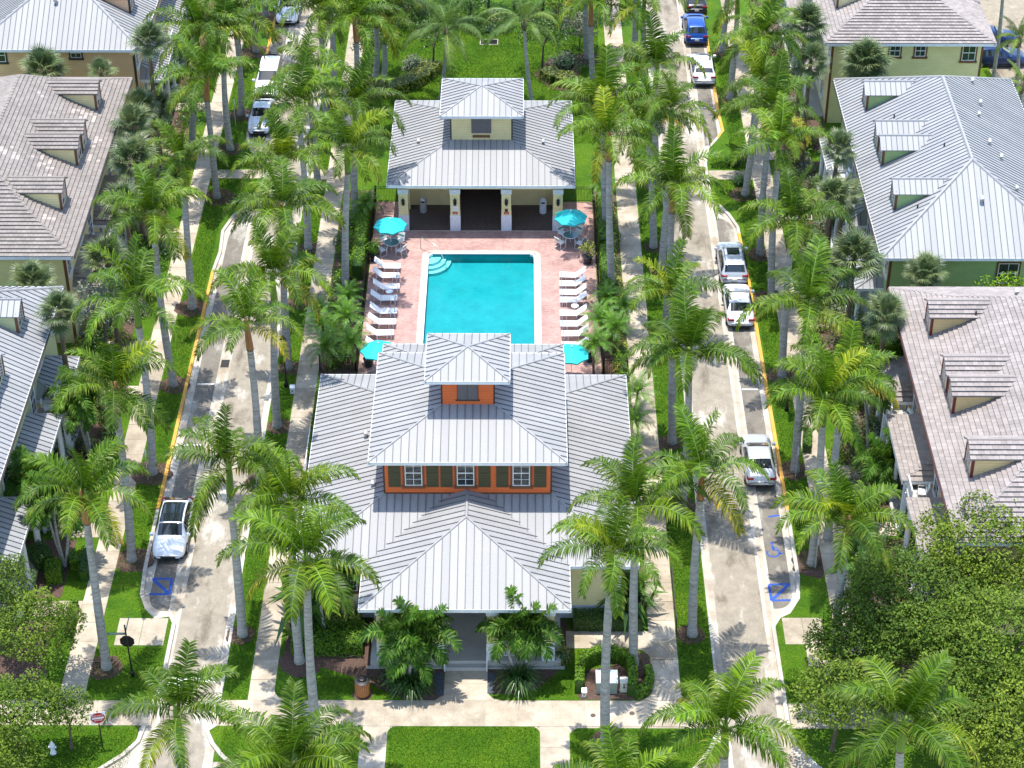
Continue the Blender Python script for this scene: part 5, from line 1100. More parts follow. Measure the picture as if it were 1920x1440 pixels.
def umbrella(label, x, y, rz, table=True):
    r_ = thing('patio_umbrella', label, 'umbrella', (x, y, .02), rz, 'teal patio umbrellas'); part('pole', MB().mat('frame_white').tube([(0, 0, 0), (0, 0, 2.62)], .024, 7), r_)
    Rr, zr, zt = 1.16, 2.02, 2.55
    for k in range(8):
        a0, a1 = R(45 * k), R(45 * (k + 1)); c0, c1 = Vector((math.cos(a0), math.sin(a0), 0)), Vector((math.cos(a1), math.sin(a1), 0)); m = MB().mat('umbrella_teal'); o = Vector((0, 0, zt)); e = [c0 * .5 + Vector((0, 0, zt - .20)), (c0 + c1) * .245 + Vector((0, 0, zt - .215)), c1 * .5 + Vector((0, 0, zt - .20))]; f = [c0 * Rr + Vector((0, 0, zr)), (c0 + c1) * .5 * Rr * .97 + Vector((0, 0, zr + .03)), c1 * Rr + Vector((0, 0, zr))]
        m.face([o, e[0], e[1]]); m.face([o, e[1], e[2]]); m.face([e[0], f[0], f[1], e[1]]); m.face([e[1], f[1], f[2], e[2]]); dz = Vector((0, 0, -.09)); m.face([f[0], f[0] + dz, f[1] + dz, f[1]]); m.face([f[1], f[1] + dz, f[2] + dz, f[2]]); part('canopy_panel', m, r_)
        part('rib', MB().mat('frame_white').tube([o + Vector((0, 0, -.05)), f[0] + Vector((0, 0, -.02))], .012, 4), r_)
    part('finial', MB().mat('frame_white').lathe([(.05, 2.54), (.06, 2.58), (.03, 2.66), (.005, 2.7)], (0, 0), 8), r_); return r_
def patio_table(label, x, y):
    r_ = thing('patio_table', label, 'table', (x, y, .02), 0, 'round glass patio tables'); part('table_top', MB().mat('table_glass').lathe([(0, .70), (.50, .70), (.51, .715), (0, .716)], (0, 0), 28), r_); m = MB().mat('frame_white'); m.tube([(.52 * math.cos(R(15 * i)), .52 * math.sin(R(15 * i)), .708) for i in range(25)], .022, 5, False); part('rim', m, r_)
    for k in range(4): a = R(90 * k + 45); part('leg', MB().mat('frame_white').tube([(.40 * math.cos(a), .40 * math.sin(a), .7), (.48 * math.cos(a), .48 * math.sin(a), 0)], .022, 5), r_)
def patio_chair():
    r_ = thing('patio_chair', 'x', 'chair', (0, 0, 0), 0, 'white patio chairs round the glass tables'); m = MB().mat('frame_white')
    for s in (-1, 1): m.tube([(.26, s * .27, 0), (.22, s * .27, .62), (-.20, s * .27, .62), (-.30, s * .27, 0), (.26, s * .27, 0)], .02, 5); m.tube([(.2, s * .24, .42), (-.2, s * .24, .40), (-.38, s * .24, .92)], .02, 5)
    m.tube([(-.38, -.24, .92), (-.38, .24, .92)], .02, 5); m.tube([(.2, -.24, .42), (.2, .24, .42)], .02, 5); part('frame', m, r_); part('seat_sling', MB().mat('sling_white').box(-.19, .19, -.23, .23, .41, .425), r_)
    m = MB().mat('sling_white'); d = Vector((-.18, 0, .52)); nn = Vector((.02, 0, .006))
    def slab(t0, t1, mm): a, b = Vector((-.2, 0, .41)) + d * t0, Vector((-.2, 0, .41)) + d * t1; q = [a + Vector((0, -.23, 0)), a + Vector((0, .23, 0)), b + Vector((0, .23, 0)), b + Vector((0, -.23, 0))]; mm.raw(q + [v + nn for v in q], [(3, 2, 1, 0), (4, 5, 6, 7), (0, 1, 5, 4), (1, 2, 6, 5), (2, 3, 7, 6), (3, 0, 4, 7)]); return mm
    slab(.02, .42, m); slab(.66, .92, m); part('backrest_sling', m, r_); part('stripe', slab(.44, .62, MB().mat('sling_teal')), r_); return r_
CH = patio_chair(); first = True
for (tx, ty, nm) in ((-8.72, 15.72, 'left'), (3.62, 16.75, 'right')):
    patio_table('round glass table under the teal umbrella at the %s pavilion corner' % nm, tx, ty); umbrella('open teal umbrella over the glass table at the %s pavilion corner' % nm, tx + (-.05 if nm == 'left' else 0), ty + (.05 if nm == 'left' else .15), .2)
    for a, pos in ((55, 'far right'), (125, 'far left'), (215, 'near left'), (320, 'near right')):
        px, py = tx + .85 * math.cos(R(a)), ty + .85 * math.sin(R(a)); lab = 'white patio chair at the %s table, on its %s side' % (nm, pos); rz = R(a + 180) + rnd.uniform(-.2, .2)
        if first: CH.location = (px, py, .02); CH.rotation_euler = (0, 0, rz); CH['label'] = lab; first = False
        else: copy_tree(CH, (px, py, .02), rz, lab)
umbrella('teal umbrella tip showing behind the clubhouse roof on the left of the pool deck', -8.75, .70, .1); umbrella('teal umbrella showing behind the clubhouse roof on the right of the pool deck', 3.35, .35, .3)
def bin_cyl(label, x, y, mat): r_ = thing('waste_bin', label, 'bin', (x, y, .034)); part('drum', MB().mat(mat).lathe([(.24, 0), (.25, .05), (.25, .75), (.23, .8)], (0, 0), 14), r_); part('dome_lid', MB().mat(mat).lathe([(.26, .78), (.26, .88), (.22, 1.05), (.12, 1.18), (.02, 1.22)], (0, 0), 14), r_, True); part('flap', MB().mat('black_plastic').box(-.12, .12, -.255, -.2, .86, .98), r_)
bin_cyl('grey domed bin against the yellow wall in the left pavilion bay', -6.75, 21.0, 'galvanized'); bin_cyl('pale domed bin against the yellow wall in the right pavilion bay', 1.75, 20.9, 'bluewhite_paint')
def pot(label, x, y, mat, h, seed, leaf=.16):
    r_ = thing('potted_shrub', label, 'potted plant', (x, y, .02)); part('pot', MB().mat('pot_dark').lathe([(.24, 0), (.33, .5), (.36, .55), (.32, .56)], (0, 0), 12), r_); rg = random.Random(seed); m = MB().mat(mat)
    for k in range(7): clump_leaves(m, Vector((rg.uniform(-.35, .35), rg.uniform(-.35, .35), h * rg.uniform(.55, 1))), .36, 55, leaf, rg)
    part('foliage', m, r_); part('stems', MB().mat('bark').tube([(0, 0, .5), (.1, 0, h * .8)], .03, 5).tube([(0, 0, .5), (-.15, .1, h * .75)], .025, 5), r_)
pot('potted green shrub beside the left patio chairs', -9.85, 14.5, 'shrub_leaf', 1.5, 5); pot('potted yellow variegated shrub beside the right patio table', 4.75, 14.2, 'variegated_leaf', 1.6, 6); pot('potted shrub near the right end of the lounger row by the clubhouse', 4.6, 2.5, 'shrub_leaf', 1.5, 7); pot('potted shrub by the fence corner left of the clubhouse roof', -9.5, 1.9, 'shrub_leaf', 1.5, 8)
# ---------------------------------------------------------------- fences and rails
def picket_fence(label, a, b, h=1.25):
    a, b = Vector((*a, 0)), Vector((*b, 0)); d = b - a; L = d.length; d.normalize(); r_ = thing('picket_fence', label, 'fence', (a.x, a.y, 0)); n = max(1, round(L / 2.0)); up = Vector((0, 0, 1)); rl = MB().mat('black_metal'); pk = MB().mat('black_metal')
    for z in (.12, h - .18, h - .02): rl.tube([up * z, d * L + up * z], .022, 4)
    part('rails', rl, r_); i = 0; k = 0
    for i in range(int(L / .11) + 1): q = d * (i * .11); pk.box(q.x - .009, q.x + .009, q.y - .009, q.y + .009, .08, h)
    o = part('pickets', pk, r_); o['kind'] = 'stuff'
    for i in range(n + 1): q = d * (L * i / n); part('post', MB().mat('black_metal').box(q.x - .035, q.x + .035, q.y - .035, q.y + .035, 0, h + .08), r_)
picket_fence('black metal picket fence along the left edge of the pool deck', (-10.25, 1.3), (-10.25, 22.4)); picket_fence('black metal picket fence along the right edge of the pool deck', (5.38, 1.0), (5.38, 22.4)); picket_fence('short black fence between the left bed and the clubhouse roof corner', (-12.55, 1.3), (-10.3, 1.3))
picket_fence('short black fence left of the pool pavilion', (-10.2, 22.45), (-8.45, 22.45)); picket_fence('short black fence right of the pool pavilion', (3.2, 22.45), (5.3, 22.45)); picket_fence('short black fence between the right bed and the clubhouse roof corner', (5.45, 1.0), (6.9, 1.0))
def rail(label, a, b, mat, h=.9):
    a, b = Vector((*a, 0)), Vector((*b, 0)); d = b - a; L = d.length; d.normalize(); r_ = thing('handrail', label, 'railing', (a.x, a.y, .01)); up = Vector((0, 0, 1)); part('top_rail', MB().mat(mat).tube([Vector((0, 0, 0)), up * h, d * L + up * h, d * L], .035, 5), r_); part('mid_rail', MB().mat(mat).tube([up * h * .5, d * L + up * h * .5], .025, 5), r_)
    for i in range(1, int(L / 1.8) + 1): q = d * (i * 1.8); part('post', MB().mat(mat).tube([q, q + up * h], .028, 5), r_)
rail('pale handrail beside the pavement left of the clubhouse', (-12.55, -10.3), (-12.55, -6.0), 'white_paint'); rail('dark handrail along the grass edge right of the clubhouse, upper length', (8.55, -14.5), (8.55, -6.5), 'dark_trim', .7); rail('dark handrail along the grass edge right of the clubhouse, lower length', (8.55, -23.0), (8.55, -18.2), 'dark_trim', .8)
# ---------------------------------------------------------------- signs, lamps and utility boxes
def lamp(label, x, y, h=3.7):
    r_ = thing('street_lamp', label, 'street lamp', (x, y, 0), 0, 'black street lamps'); part('pole', MB().mat('black_metal').lathe([(.14, 0), (.14, .25), (.08, .4), (.055, .6), (.045, h - .5), (.06, h - .45)], (0, 0), 10), r_)
    part('lantern', MB().mat('green_lens').lathe([(.10, h - .45), (.17, h - .1), (.17, h - .08)], (0, 0), 6), r_); part('cap', MB().mat('black_metal').lathe([(.22, h - .08), (.12, h + .08), (.03, h + .2)], (0, 0), 6), r_)
    m = MB().mat('black_metal')
    for k in range(6): a = R(60 * k); m.tube([(.10 * math.cos(a), .10 * math.sin(a), h - .45), (.175 * math.cos(a), .175 * math.sin(a), h - .08)], .012, 4)
    part('lantern_frame', m, r_)
lamp('black street lamp in the grass strip left of the pool, beside a white box', *(-14.54, -0.39)); lamp('black street lamp in the upper left verge near the white van', *(-21.93, 42.22)); lamp('black street lamp in the right verge above the silver sedan', *(16.61, -2.83), 3.8)
r_ = thing('stop_sign', 'stop sign seen from behind with street name blades on a black post', 'road sign', (*(-20.21, -26.58), 0)); part('post', MB().mat('black_metal').tube([(0, 0, 0), (-.05, 0, 3.6)], .045, 7), r_); part('base', MB().mat('black_metal').lathe([(.11, 0), (.11, .3), (.06, .4)], (0, 0), 8), r_)
oct_ = [(-.05 + .40 * math.cos(R(22.5 + 45 * i)), .40 * math.sin(R(22.5 + 45 * i))) for i in range(8)]; m = MB().mat('black_metal'); m.raw([(p[0], .05, 2.42 + p[1]) for p in oct_] + [(p[0], .065, 2.42 + p[1]) for p in oct_], [tuple(range(8)), tuple(reversed(range(8, 16)))] + [(i, (i + 1) % 8, 8 + (i + 1) % 8, 8 + i) for i in range(8)]); part('octagon_back', m, r_)
m = MB().mat('sign_red'); m.raw([(p[0], .066, 2.42 + p[1]) for p in oct_] + [(p[0], .072, 2.42 + p[1]) for p in oct_], [tuple(range(8)), tuple(reversed(range(8, 16)))] + [(i, (i + 1) % 8, 8 + (i + 1) % 8, 8 + i) for i in range(8)]); fc = part('octagon_face', m, r_)
q = part('lettering', text_mesh('STOP', .26, 'sign_white', .002), fc); q.location = (-.05, .074, 2.42); q.rotation_euler = (R(90), 0, R(180))
bl = part('name_blade', MB().mat('sign_green').box(-1.02, -.06, -.03, -.015, 2.95, 3.10), r_); q = part('lettering', text_mesh('SUNSHINE POINT WY', .082, 'sign_white', .002), bl); q.location = (-.54, -.034, 3.025); q.rotation_euler = (R(90), 0, 0)
part('name_blade', MB().mat('sign_green').box(-.012, .003, .03, .98, 3.2, 3.36), r_)
r_ = thing('do_not_enter_sign', 'red and white DO NOT ENTER sign by the lower left pavement', 'road sign', (*(-20.93, -31.81), 0), R(12)); part('post', MB().mat('black_metal').tube([(0, .03, 0), (0, .03, 2.55)], .035, 6), r_); pn = part('panel', MB().mat('sign_white').box(-.38, .38, -.012, .0, 1.75, 2.5), r_)
m = MB().mat('sign_red'); m.raw([(.35 * math.cos(R(15 * i)), -.014, 2.125 + .35 * math.sin(R(15 * i))) for i in range(24)] + [(.35 * math.cos(R(15 * i)), -.018, 2.125 + .35 * math.sin(R(15 * i))) for i in range(24)], [tuple(range(24, 48))] + [(i, (i + 1) % 24, 24 + (i + 1) % 24, 24 + i) for i in range(24)]); part('disc', m, pn); part('bar', MB().mat('sign_white').box(-.29, .29, -.022, -.018, 2.07, 2.18), pn)
for s_, z in (('DO NOT', 2.275), ('ENTER', 1.975)): q = part('lettering', text_mesh(s_, .135, 'sign_white', .002), pn); q.location = (0, -.021, z); q.rotation_euler = (R(90), 0, 0)
for px, lab, h in (((16.43, -9.51), 'thin pale sign post in the mulch beside the palm near the silver sedan', 1.9), ((16.65, -17.73), 'thin pale sign post beside the palm near the blue wheelchair symbol', 1.9), ((-21.83, -9.90), 'thin pale sign post behind a leaning palm in the left verge', 1.9), ((-21.94, -15.40), 'pale sign post beside the palm above the white black-roofed car', 1.9), ((-21.52, 33.65), 'thin pale sign post in the upper left verge near the silver sedan', 2.0)):
    r_ = thing('sign_post', lab, 'sign', (*px, 0), R(90)); part('post', MB().mat('galvanized').box(-.025, .025, -.025, .025, 0, h + .3), r_); part('panel', MB().mat('sign_white').box(-.15, .15, -.045, -.03, h - .15, h + .3), r_)
r_ = thing('fire_hydrant', 'white fire hydrant on the shaded lawn at lower left', 'fire hydrant', (*(-23.37, -32.16), 0)); part('barrel', MB().mat('white_paint').lathe([(.17, 0), (.17, .05), (.11, .08), (.11, .5), (.15, .53), (.15, .57), (.12, .6), (.08, .72), (.03, .76), (.03, .8)], (0, 0), 12), r_, True)
for a in (0, 180, 270): part('nozzle', MB().mat('white_paint').tube([(.1 * math.cos(R(a)), .1 * math.sin(R(a)), .42), (.2 * math.cos(R(a)), .2 * math.sin(R(a)), .42)], .06, 8), r_)
r_ = thing('litter_bin', 'round wooden slatted litter bin with black lid on the front lawn', 'litter bin', (*(-8.05, -27.85), 0)); part('pad', MB().mat('mulch').lathe([(.55, 0), (.5, .015)], (0, 0), 16), r_); part('liner', MB().mat('black_metal').lathe([(.34, .04), (.34, .9)], (0, 0), 18), r_)
for i in range(24): a = R(15 * i); c_, s_ = math.cos(a), math.sin(a); m = MB().mat('wood'); q = [(.35 * c_ - .040 * s_, .35 * s_ + .040 * c_), (.35 * c_ + .040 * s_, .35 * s_ - .040 * c_), (.385 * c_ + .042 * s_, .385 * s_ - .042 * c_), (.385 * c_ - .042 * s_, .385 * s_ + .042 * c_)]; m.prism(q, .07, .93); part('slat', m, r_)
part('lid_rim', MB().mat('black_plastic').lathe([(.38, .92), (.39, .95), (.30, .99)], (0, 0), 20), r_); part('lid', MB().mat('black_metal').lathe([(.30, .98), (.22, 1.0), (.20, 1.1), (.12, 1.14)], (0, 0), 16), r_)
def ubox(name, label, x, y, w, d, h, mat, lid, cat='utility box', rz=0, slope=.1):
    r_ = thing(name, label, cat, (x, y, .01), rz); part('cabinet', MB().mat(mat).raw([(-w, -d, 0), (w, -d, 0), (w, d, 0), (-w, d, 0), (-w, -d, h - slope), (w, -d, h - slope), (w, d, h), (-w, d, h)], [(4, 5, 6, 7), (0, 1, 5, 4), (1, 2, 6, 5), (2, 3, 7, 6), (3, 0, 4, 7)]), r_)
    part('lid', MB().mat(lid).raw([(-w - .02, -d - .02, h - slope), (w + .02, -d - .02, h - slope), (w + .02, d + .02, h + .0), (-w - .02, d + .02, h + .0), (-w - .02, -d - .02, h - slope + .05), (w + .02, -d - .02, h - slope + .05), (w + .02, d + .02, h + .05), (-w - .02, d + .02, h + .05)], [(4, 5, 6, 7), (0, 1, 5, 4), (1, 2, 6, 5), (2, 3, 7, 6), (3, 0, 4, 7)]), r_); part('latch', MB().mat('black_plastic').box(-.03, .03, -d - .03, -d, h * .4, h * .55), r_); return r_
ubox('transformer_box', 'pale green transformer cabinet behind the tall front palm, inside the curved hedge', 4.65, -27.4, .55, .42, .85, 'utility_green', 'mint_lid'); r_ = ubox('utility_pedestal', 'beige utility pedestal with two dark marks right of the tall front palm', 5.55, -27.55, .2, .16, .75, 'beige_plastic', 'beige_plastic')
for z in (.35, .5): part('mark', MB().mat('black_plastic').box(-.05, .05, -.172, -.16, z, z + .08), r_)
ubox('meter_box', 'small white utility post left of the transformer cabinet', 3.47, -28.0, .12, .1, .45, 'beige_plastic', 'white_paint'); ubox('meter_box', 'small white meter box beside the street lamp left of the pool beds', *(-14.08, -1.08), .14, .12, .5, 'white_paint', 'white_paint'); 
def porch_chair(label, x, y, z, rz, mat): r_ = copy_tree(CH, (x, y, z), rz, label, 'porch chairs on the balconies'); r_.name = 'porch_chair'
porch_chair('pale chair on the balcony of the lower right tan house, left of its dormers', 22.6, -8.2 - .3, 3.21, R(200), 0); porch_chair('chair on the lowest balcony of the tan house at lower right', 22.6, -15.4, 3.21, R(170), 0); porch_chair('chair on the balcony between the porch roofs of the green house', 22.7, 19.95, 3.21, R(190), 0); porch_chair('chair on the balcony of the left edge house', -27.7, -7.6, 3.21, R(10), 0)

# ---------------------------------------------------------------- royal palms (x, y, lean, crown height) and everything green
RP = [
 ((-21.69, -25.93, 0.14, 11.76), 'shaft_tan', 'royal palm by the pavement above the stop sign, crown by the left porch columns'),
 ((-21.70, -17.18, 0.33, 12.09), 'shaft_tan', 'royal palm in the left verge beside the white car with black roof, tan crownshaft'),
 ((-21.64, -9.23, 0.25, 12.36), 'shaft_green', 'royal palm in the left verge with a long green crownshaft above the lowest yellow kerb'),
 ((-21.66, -0.24, -0.06, 12.71), 'shaft_green', 'royal palm in the left verge with trunk passing the middle of the left yellow kerb'),
 ((-21.63, 8.59, 0.39, 11.18), 'shaft_green', 'royal palm in the left verge just below the rounded upper end of the yellow kerb'),
 ((-21.68, 23.01, -0.04, 9.80), 'shaft_tan', 'royal palm just below the left concrete crossing'),
 ((-21.52, 30.08, 0.10, 9.53), 'shaft_green', 'royal palm just above the left concrete crossing beside the silver sedan'),
 ((-21.32, 35.53, 0.20, 8.49), 'shaft_green', 'royal palm beside the white van in the upper left verge'),
 ((-21.29, 46.27, 0.18, 9.55), 'shaft_green', 'royal palm trunk by the upper left kerb, crown cut by the top edge'),
 ((-21.18, 52.90, 0.39, 9.43), 'shaft_green', 'royal palm trunk nearest the top edge in the left verge'),
 ((-14.79, -23.34, 0.15, 11.67), 'shaft_green', 'royal palm with crown over the left road beside the white black-roofed car'),
 ((-11.54, -25.41, 0.21, 11.26), 'shaft_green', 'royal palm at the left front corner of the clubhouse, greyer and rear of two trunks'),
 ((-10.05, -31.66, 0.05, 12.50), 'shaft_green', 'royal palm with bright green crownshaft left of the front porch, nearest of two trunks'),
 ((-14.71, -4.60, 0.51, 11.12), 'shaft_green', 'royal palm in the inner strip left of the clubhouse, mulch at its foot'),
 ((-15.22, -10.13, 0.19, 11.61), 'shaft_tan', 'royal palm with orange crownshaft standing at the left road edge'),
 ((-14.59, 1.65, 0.32, 11.87), 'shaft_tan', 'royal palm in the inner strip whose fronds arch over the left road below the crossing'),
 ((-14.53, 9.19, -0.50, 10.93), 'shaft_green', 'royal palm in the left inner strip beside the lounger rows'),
 ((-14.54, 16.12, -0.06, 11.38), 'shaft_green', 'royal palm whose green crown covers the silver sedan'),
 ((-14.58, 24.95, -0.26, 9.66), 'shaft_green', 'royal palm whose crown hides the right side of the white van'),
 ((-14.73, 34.10, 0.03, 9.61), 'shaft_green', 'royal palm with green crownshaft over the upper left road near the top edge'),
 ((-14.35, 37.73, 0.09, 9.85), 'shaft_green', 'royal palm trunk in the left inner strip near the top'),
 ((-11.61, 11.03, 0.67, 10.80), 'shaft_green', 'royal palm with thick grey trunk left of the pool patio table'),
 ((-11.57, 19.92, 0.52, 9.38), 'shaft_green', 'royal palm by the left corner of the pavilion roof, behind the thick grey trunk'),
 ((-12.20, 32.59, 0.33, 9.48), 'shaft_tan', 'royal palm with orange crownshaft over the upper left inner pavement'),
 ((-11.36, 41.34, 0.33, 6.42), 'shaft_green', 'royal palm at the left of the back lawn, left of twin trunks'),
 ((-10.64, 39.71, 0.38, 5.86), 'shaft_green', 'royal palm at the left of the back lawn, right of twin trunks'),
 ((6.29, 10.76, -0.54, 11.95), 'shaft_tan', 'royal palm with tan crownshaft right of the pool, nearer of two tall trunks'),
 ((6.17, 18.11, -0.59, 10.17), 'shaft_green', 'royal palm right of the pavilion roof, rear of two tall trunks'),
 ((10.07, 24.65, -0.59, 10.06), 'shaft_green', 'royal palm with wide crown over the right road below the white car'),
 ((5.53, 45.12, -0.30, 8.30), 'shaft_green', 'grey royal palm trunk at the top right of the back lawn'),
 ((5.92, 37.81, -0.55, 8.33), 'shaft_tan', 'royal palm with orange crownshaft at the top beside the right inner pavement'),
 ((9.40, 46.09, -0.38, 8.78), 'shaft_green', 'slim royal palm trunk near the top of the right inner strip'),
 ((9.61, 37.82, -0.24, 8.77), 'shaft_green', 'royal palm with fronds hanging at the top of the right inner strip'),
 ((9.37, 16.34, -0.78, 9.91), 'shaft_green', 'royal palm in the right inner strip with mulch at its foot, left of twin trunks'),
 ((9.76, 13.45, 0.25, 12.25), 'shaft_green', 'royal palm in the right inner strip, right of twin trunks, upright spear leaf'),
 ((9.65, 6.29, 0.00, 10.82), 'shaft_tan', 'royal palm with brown crownshaft over the right road opposite the silver SUV'),
 ((9.33, -6.13, -0.48, 10.84), 'shaft_green', 'royal palm right of the pool with crown over the right inner pavement'),
 ((9.56, -12.29, -0.12, 11.21), 'shaft_green', 'royal palm with bright green crownshaft by the right road opposite the white sedan'),
 ((9.41, -23.25, -0.08, 11.33), 'shaft_tan', 'royal palm with large crown over the right road beside the silver sedan'),
 ((4.46, -31.43, -0.03, 12.67), 'shaft_green', 'royal palm with yellowing crown on the front lawn right of the porch, nearest of two'),
 ((6.15, -25.55, -0.26, 10.85), 'shaft_green', 'royal palm right of the front porch by the utility hedge, rear of two'),
 ((16.51, -17.36, -0.30, 11.63), 'shaft_green', 'royal palm in the right verge beside the blue wheelchair symbol'),
 ((16.47, -8.84, -0.21, 12.11), 'shaft_green', 'royal palm with light green crownshaft in the right verge beside the silver sedan'),
 ((16.70, 0.88, -0.22, 11.42), 'shaft_green', 'royal palm in the right verge below the white sedan, crown beside the silver roof'),
 ((16.89, 9.69, -0.35, 11.87), 'shaft_green', 'royal palm in the right verge beside the silver SUV'),
 ((16.67, 15.39, -0.05, 11.42), 'shaft_green', 'royal palm in the right verge above the silver SUV'),
 ((16.36, 23.52, 0.54, 9.28), 'shaft_green', 'royal palm just below the right concrete crossing'),
 ((17.19, 29.40, 0.11, 9.92), 'shaft_green', 'royal palm just above the right concrete crossing'),
 ((16.45, 38.28, 0.19, 8.78), 'shaft_green', 'royal palm beside the upper white car on the right verge'),
 ((16.50, 46.40, 0.28, 8.20), 'shaft_green', 'royal palm beside the blue SUV on the upper right verge'),
 ((17.67, -15.17, -0.06, 10.82), 'shaft_green', 'royal palm between the right pavement and the tan house porch'),
 ((16.56, -26.33, -0.31, 10.82), 'shaft_tan', 'royal palm with crown in front of the lower porch of the tan house'),
 ((17.49, -41.55, -0.85, 11.90), 'shaft_green', 'royal palm with broad bright crown at the bottom right corner'),
 ((9.33, -41.90, -0.33, 11.83), 'shaft_green', 'royal palm crown at the bottom edge over the right road'),
 ((-15.45, -41.67, 0.81, 12.23), 'shaft_green', 'royal palm crown at the bottom edge over the left road'),
 ((-10.10, -44.74, 0.60, 12.48), 'shaft_green', 'royal palm crown at the bottom edge below the left front lawn'),
 ((4.54, -45.89, -0.19, 11.60), 'shaft_green', 'royal palm frond tips at the bottom edge below the right front lawn'),
 ((7.54, -37.31, -0.04, 12.98), 'shaft_green', 'x'),
 ((-27.53, 24.90, 0.42, 8.41), 'shaft_green', 'x'),
]
RP = [r for r in RP if r[2] != 'x']
rings = MB().mat('mulch')
for i, (g, sh, lab) in enumerate(RP):
    x, y, lean, h = g
    yl = 2 if 'yellowing' in lab else (1 if i % 5 == 1 else 0)
    royal_palm(lab, x, y, lean, h, sh, i + 1, (12, 13, 11, 14)[i % 4], (.95, .88, 1.02, .92, .84)[i % 5], (1.0, .92, 1.1)[i % 3], yl)
    r_ = .95 + .12 * (i % 3); cx = x + (.1 if i % 2 else -.1)
    r_ = min(r_, .78) if (-15.4 < x < -13.9 or 8.4 < x < 10.4) else r_
    rings.prism([(cx + r_ * (1 + .1 * math.sin(3 * k + i)) * math.cos(R(20 * k)), y + r_ * (1 + .1 * math.cos(2 * k + i)) * math.sin(R(20 * k))) for k in range(18)], -.05, .008 + .0004 * (i % 5))
royal_palm('royal palm rising from the garden left of the upper left pavement', -24.37, 29.26, 1.55, 10.43, 'shaft_green', 91)
for k in ((rings, 'mulch_rings'), (beds, 'mulch_beds')): structure(k[1], k[0], 'stuff')
# ---------------------------------------------------------------- other palms
coconut_palm('coconut palm behind the pavilion, left of the back lawn', -6.06, 37.76, 0.60, 5.82, 21, .95)
coconut_palm('slim coconut palm behind the pavilion, right of its cupola', 1.11, 36.48, -0.68, 7.16, 22, .9, 15)
coconut_palm('leaning bare palm trunk beside the navy SUV at upper right', 37.55, 41.51, -0.36, 9.96, 23, .8, 12)
coconut_palm('young palm with yellow green fronds at the upper right edge', 38.84, 38.98, -0.40, 4.58, 24, .55, 14, (1.3, 1.2, 1))
coconut_palm('second young palm at the right edge below the alley', 37.80, 34.03, 0.12, 3.17, 25, .6, 13, (1.2, 1.15, 1))
coconut_palm('dark drooping palm between the pavement and the lower right tree', 19.17, -23.64, -0.61, 4.33, 26, .62, 16, (.5, .7, .6))
christmas_palm('cluster palm with three pale stems left of the entry path', *(-5.45, -26.93), [(-.75, .1, 3.0), (.15, .25, 3.3), (.7, -.1, 3.1), (0, -.3, 2.2)], 31, 1.22)
christmas_palm('cluster palm with three pale stems right of the entry path', *(0.09, -26.43), [(-.65, .1, 2.9), (.05, .2, 3.2), (.65, .0, 3.0)], 32, 1.2)
christmas_palm('slim palm in the left front bed, left of two', *(-10.25, -23.74), [(-.3, 0, 4.0)], 33); christmas_palm('slim palm in the left front bed beside the porch roof, right of two', *(-9.40, -22.81), [(.1, 0, 3.8)], 34)
christmas_palm('cluster palm beside the left edge house porch roof', *(-25.69, -7.58), [(-.5, 0, 4.3), (.3, .2, 4.0), (-.1, -.2, 3.4)], 35, 1.05); christmas_palm('three stemmed palm rising from clipped shrubs at lower left', *(-25.35, -17.74), [(-.55, .1, 4.6), (-.1, 0, 4.9), (.5, .1, 4.4)], 36, 1.15)
christmas_palm('cluster palm by the lower left porch columns', *(-27.37, -15.32), [(-.2, 0, 3.9), (.3, .1, 4.4)], 37, 1.05)
christmas_palm('tall thin palm beside the middle porch of the tan house', *(21.05, -7.26), [(-.7, 0, 5.2)], 38, 1.3); christmas_palm('low palm below the porch columns of the tan house', *(21.55, -10.51), [(-.4, 0, 1.9), (.3, 0, 2.1), (0, -.2, 1.5)], 39, 1.05); christmas_palm('palm against the upper porch roof of the tan house', *(22.42, -2.53), [(-.2, 0, 3.6), (.4, 0, 3.9)], 40, 1.05)
for i, (g, z, lab) in enumerate((((-11.02, 7.28), 1.7, 'left fence bed, highest'), ((-11.01, 4.66), 1.9, 'left fence bed, second'), ((-10.61, 1.45), 2.1, 'left fence bed, above the short black fence'), ((-12.73, 5.88), 1.6, 'left pavement edge, upper'), ((-12.71, 3.67), 2.0, 'left pavement edge, middle'), ((-12.24, 1.14), 1.9, 'left pavement edge, lower'),
    ((5.88, 7.46), 1.5, 'right fence bed, highest'), ((6.93, 6.08), 1.7, 'right fence bed by the pavement'), ((5.14, 4.22), 1.9, 'right fence bed against the fence'), ((6.33, 3.19), 2.1, 'right fence bed, largest in the middle'), ((4.81, 1.09), 2.3, 'right fence bed beside the potted shrub'), ((7.24, -2.83), 1.3, 'right edge of the clubhouse roof, upper'), ((7.20, -5.89), 1.4, 'right edge of the clubhouse roof, lower'), ((5.92, 21.87), 1.5, 'foot of the right pavilion corner'), ((-10.85, 19.58), 1.5, 'foot of the left pavilion corner'), ((6.95, -20.75), 1.5, 'right front corner of the clubhouse'))):
    pygmy_palm('small feathery palm, ' + lab, g[0], g[1], z, 50 + i, 1.0 + .1 * (i % 3), (.12 * (i % 3 - 1), 0))
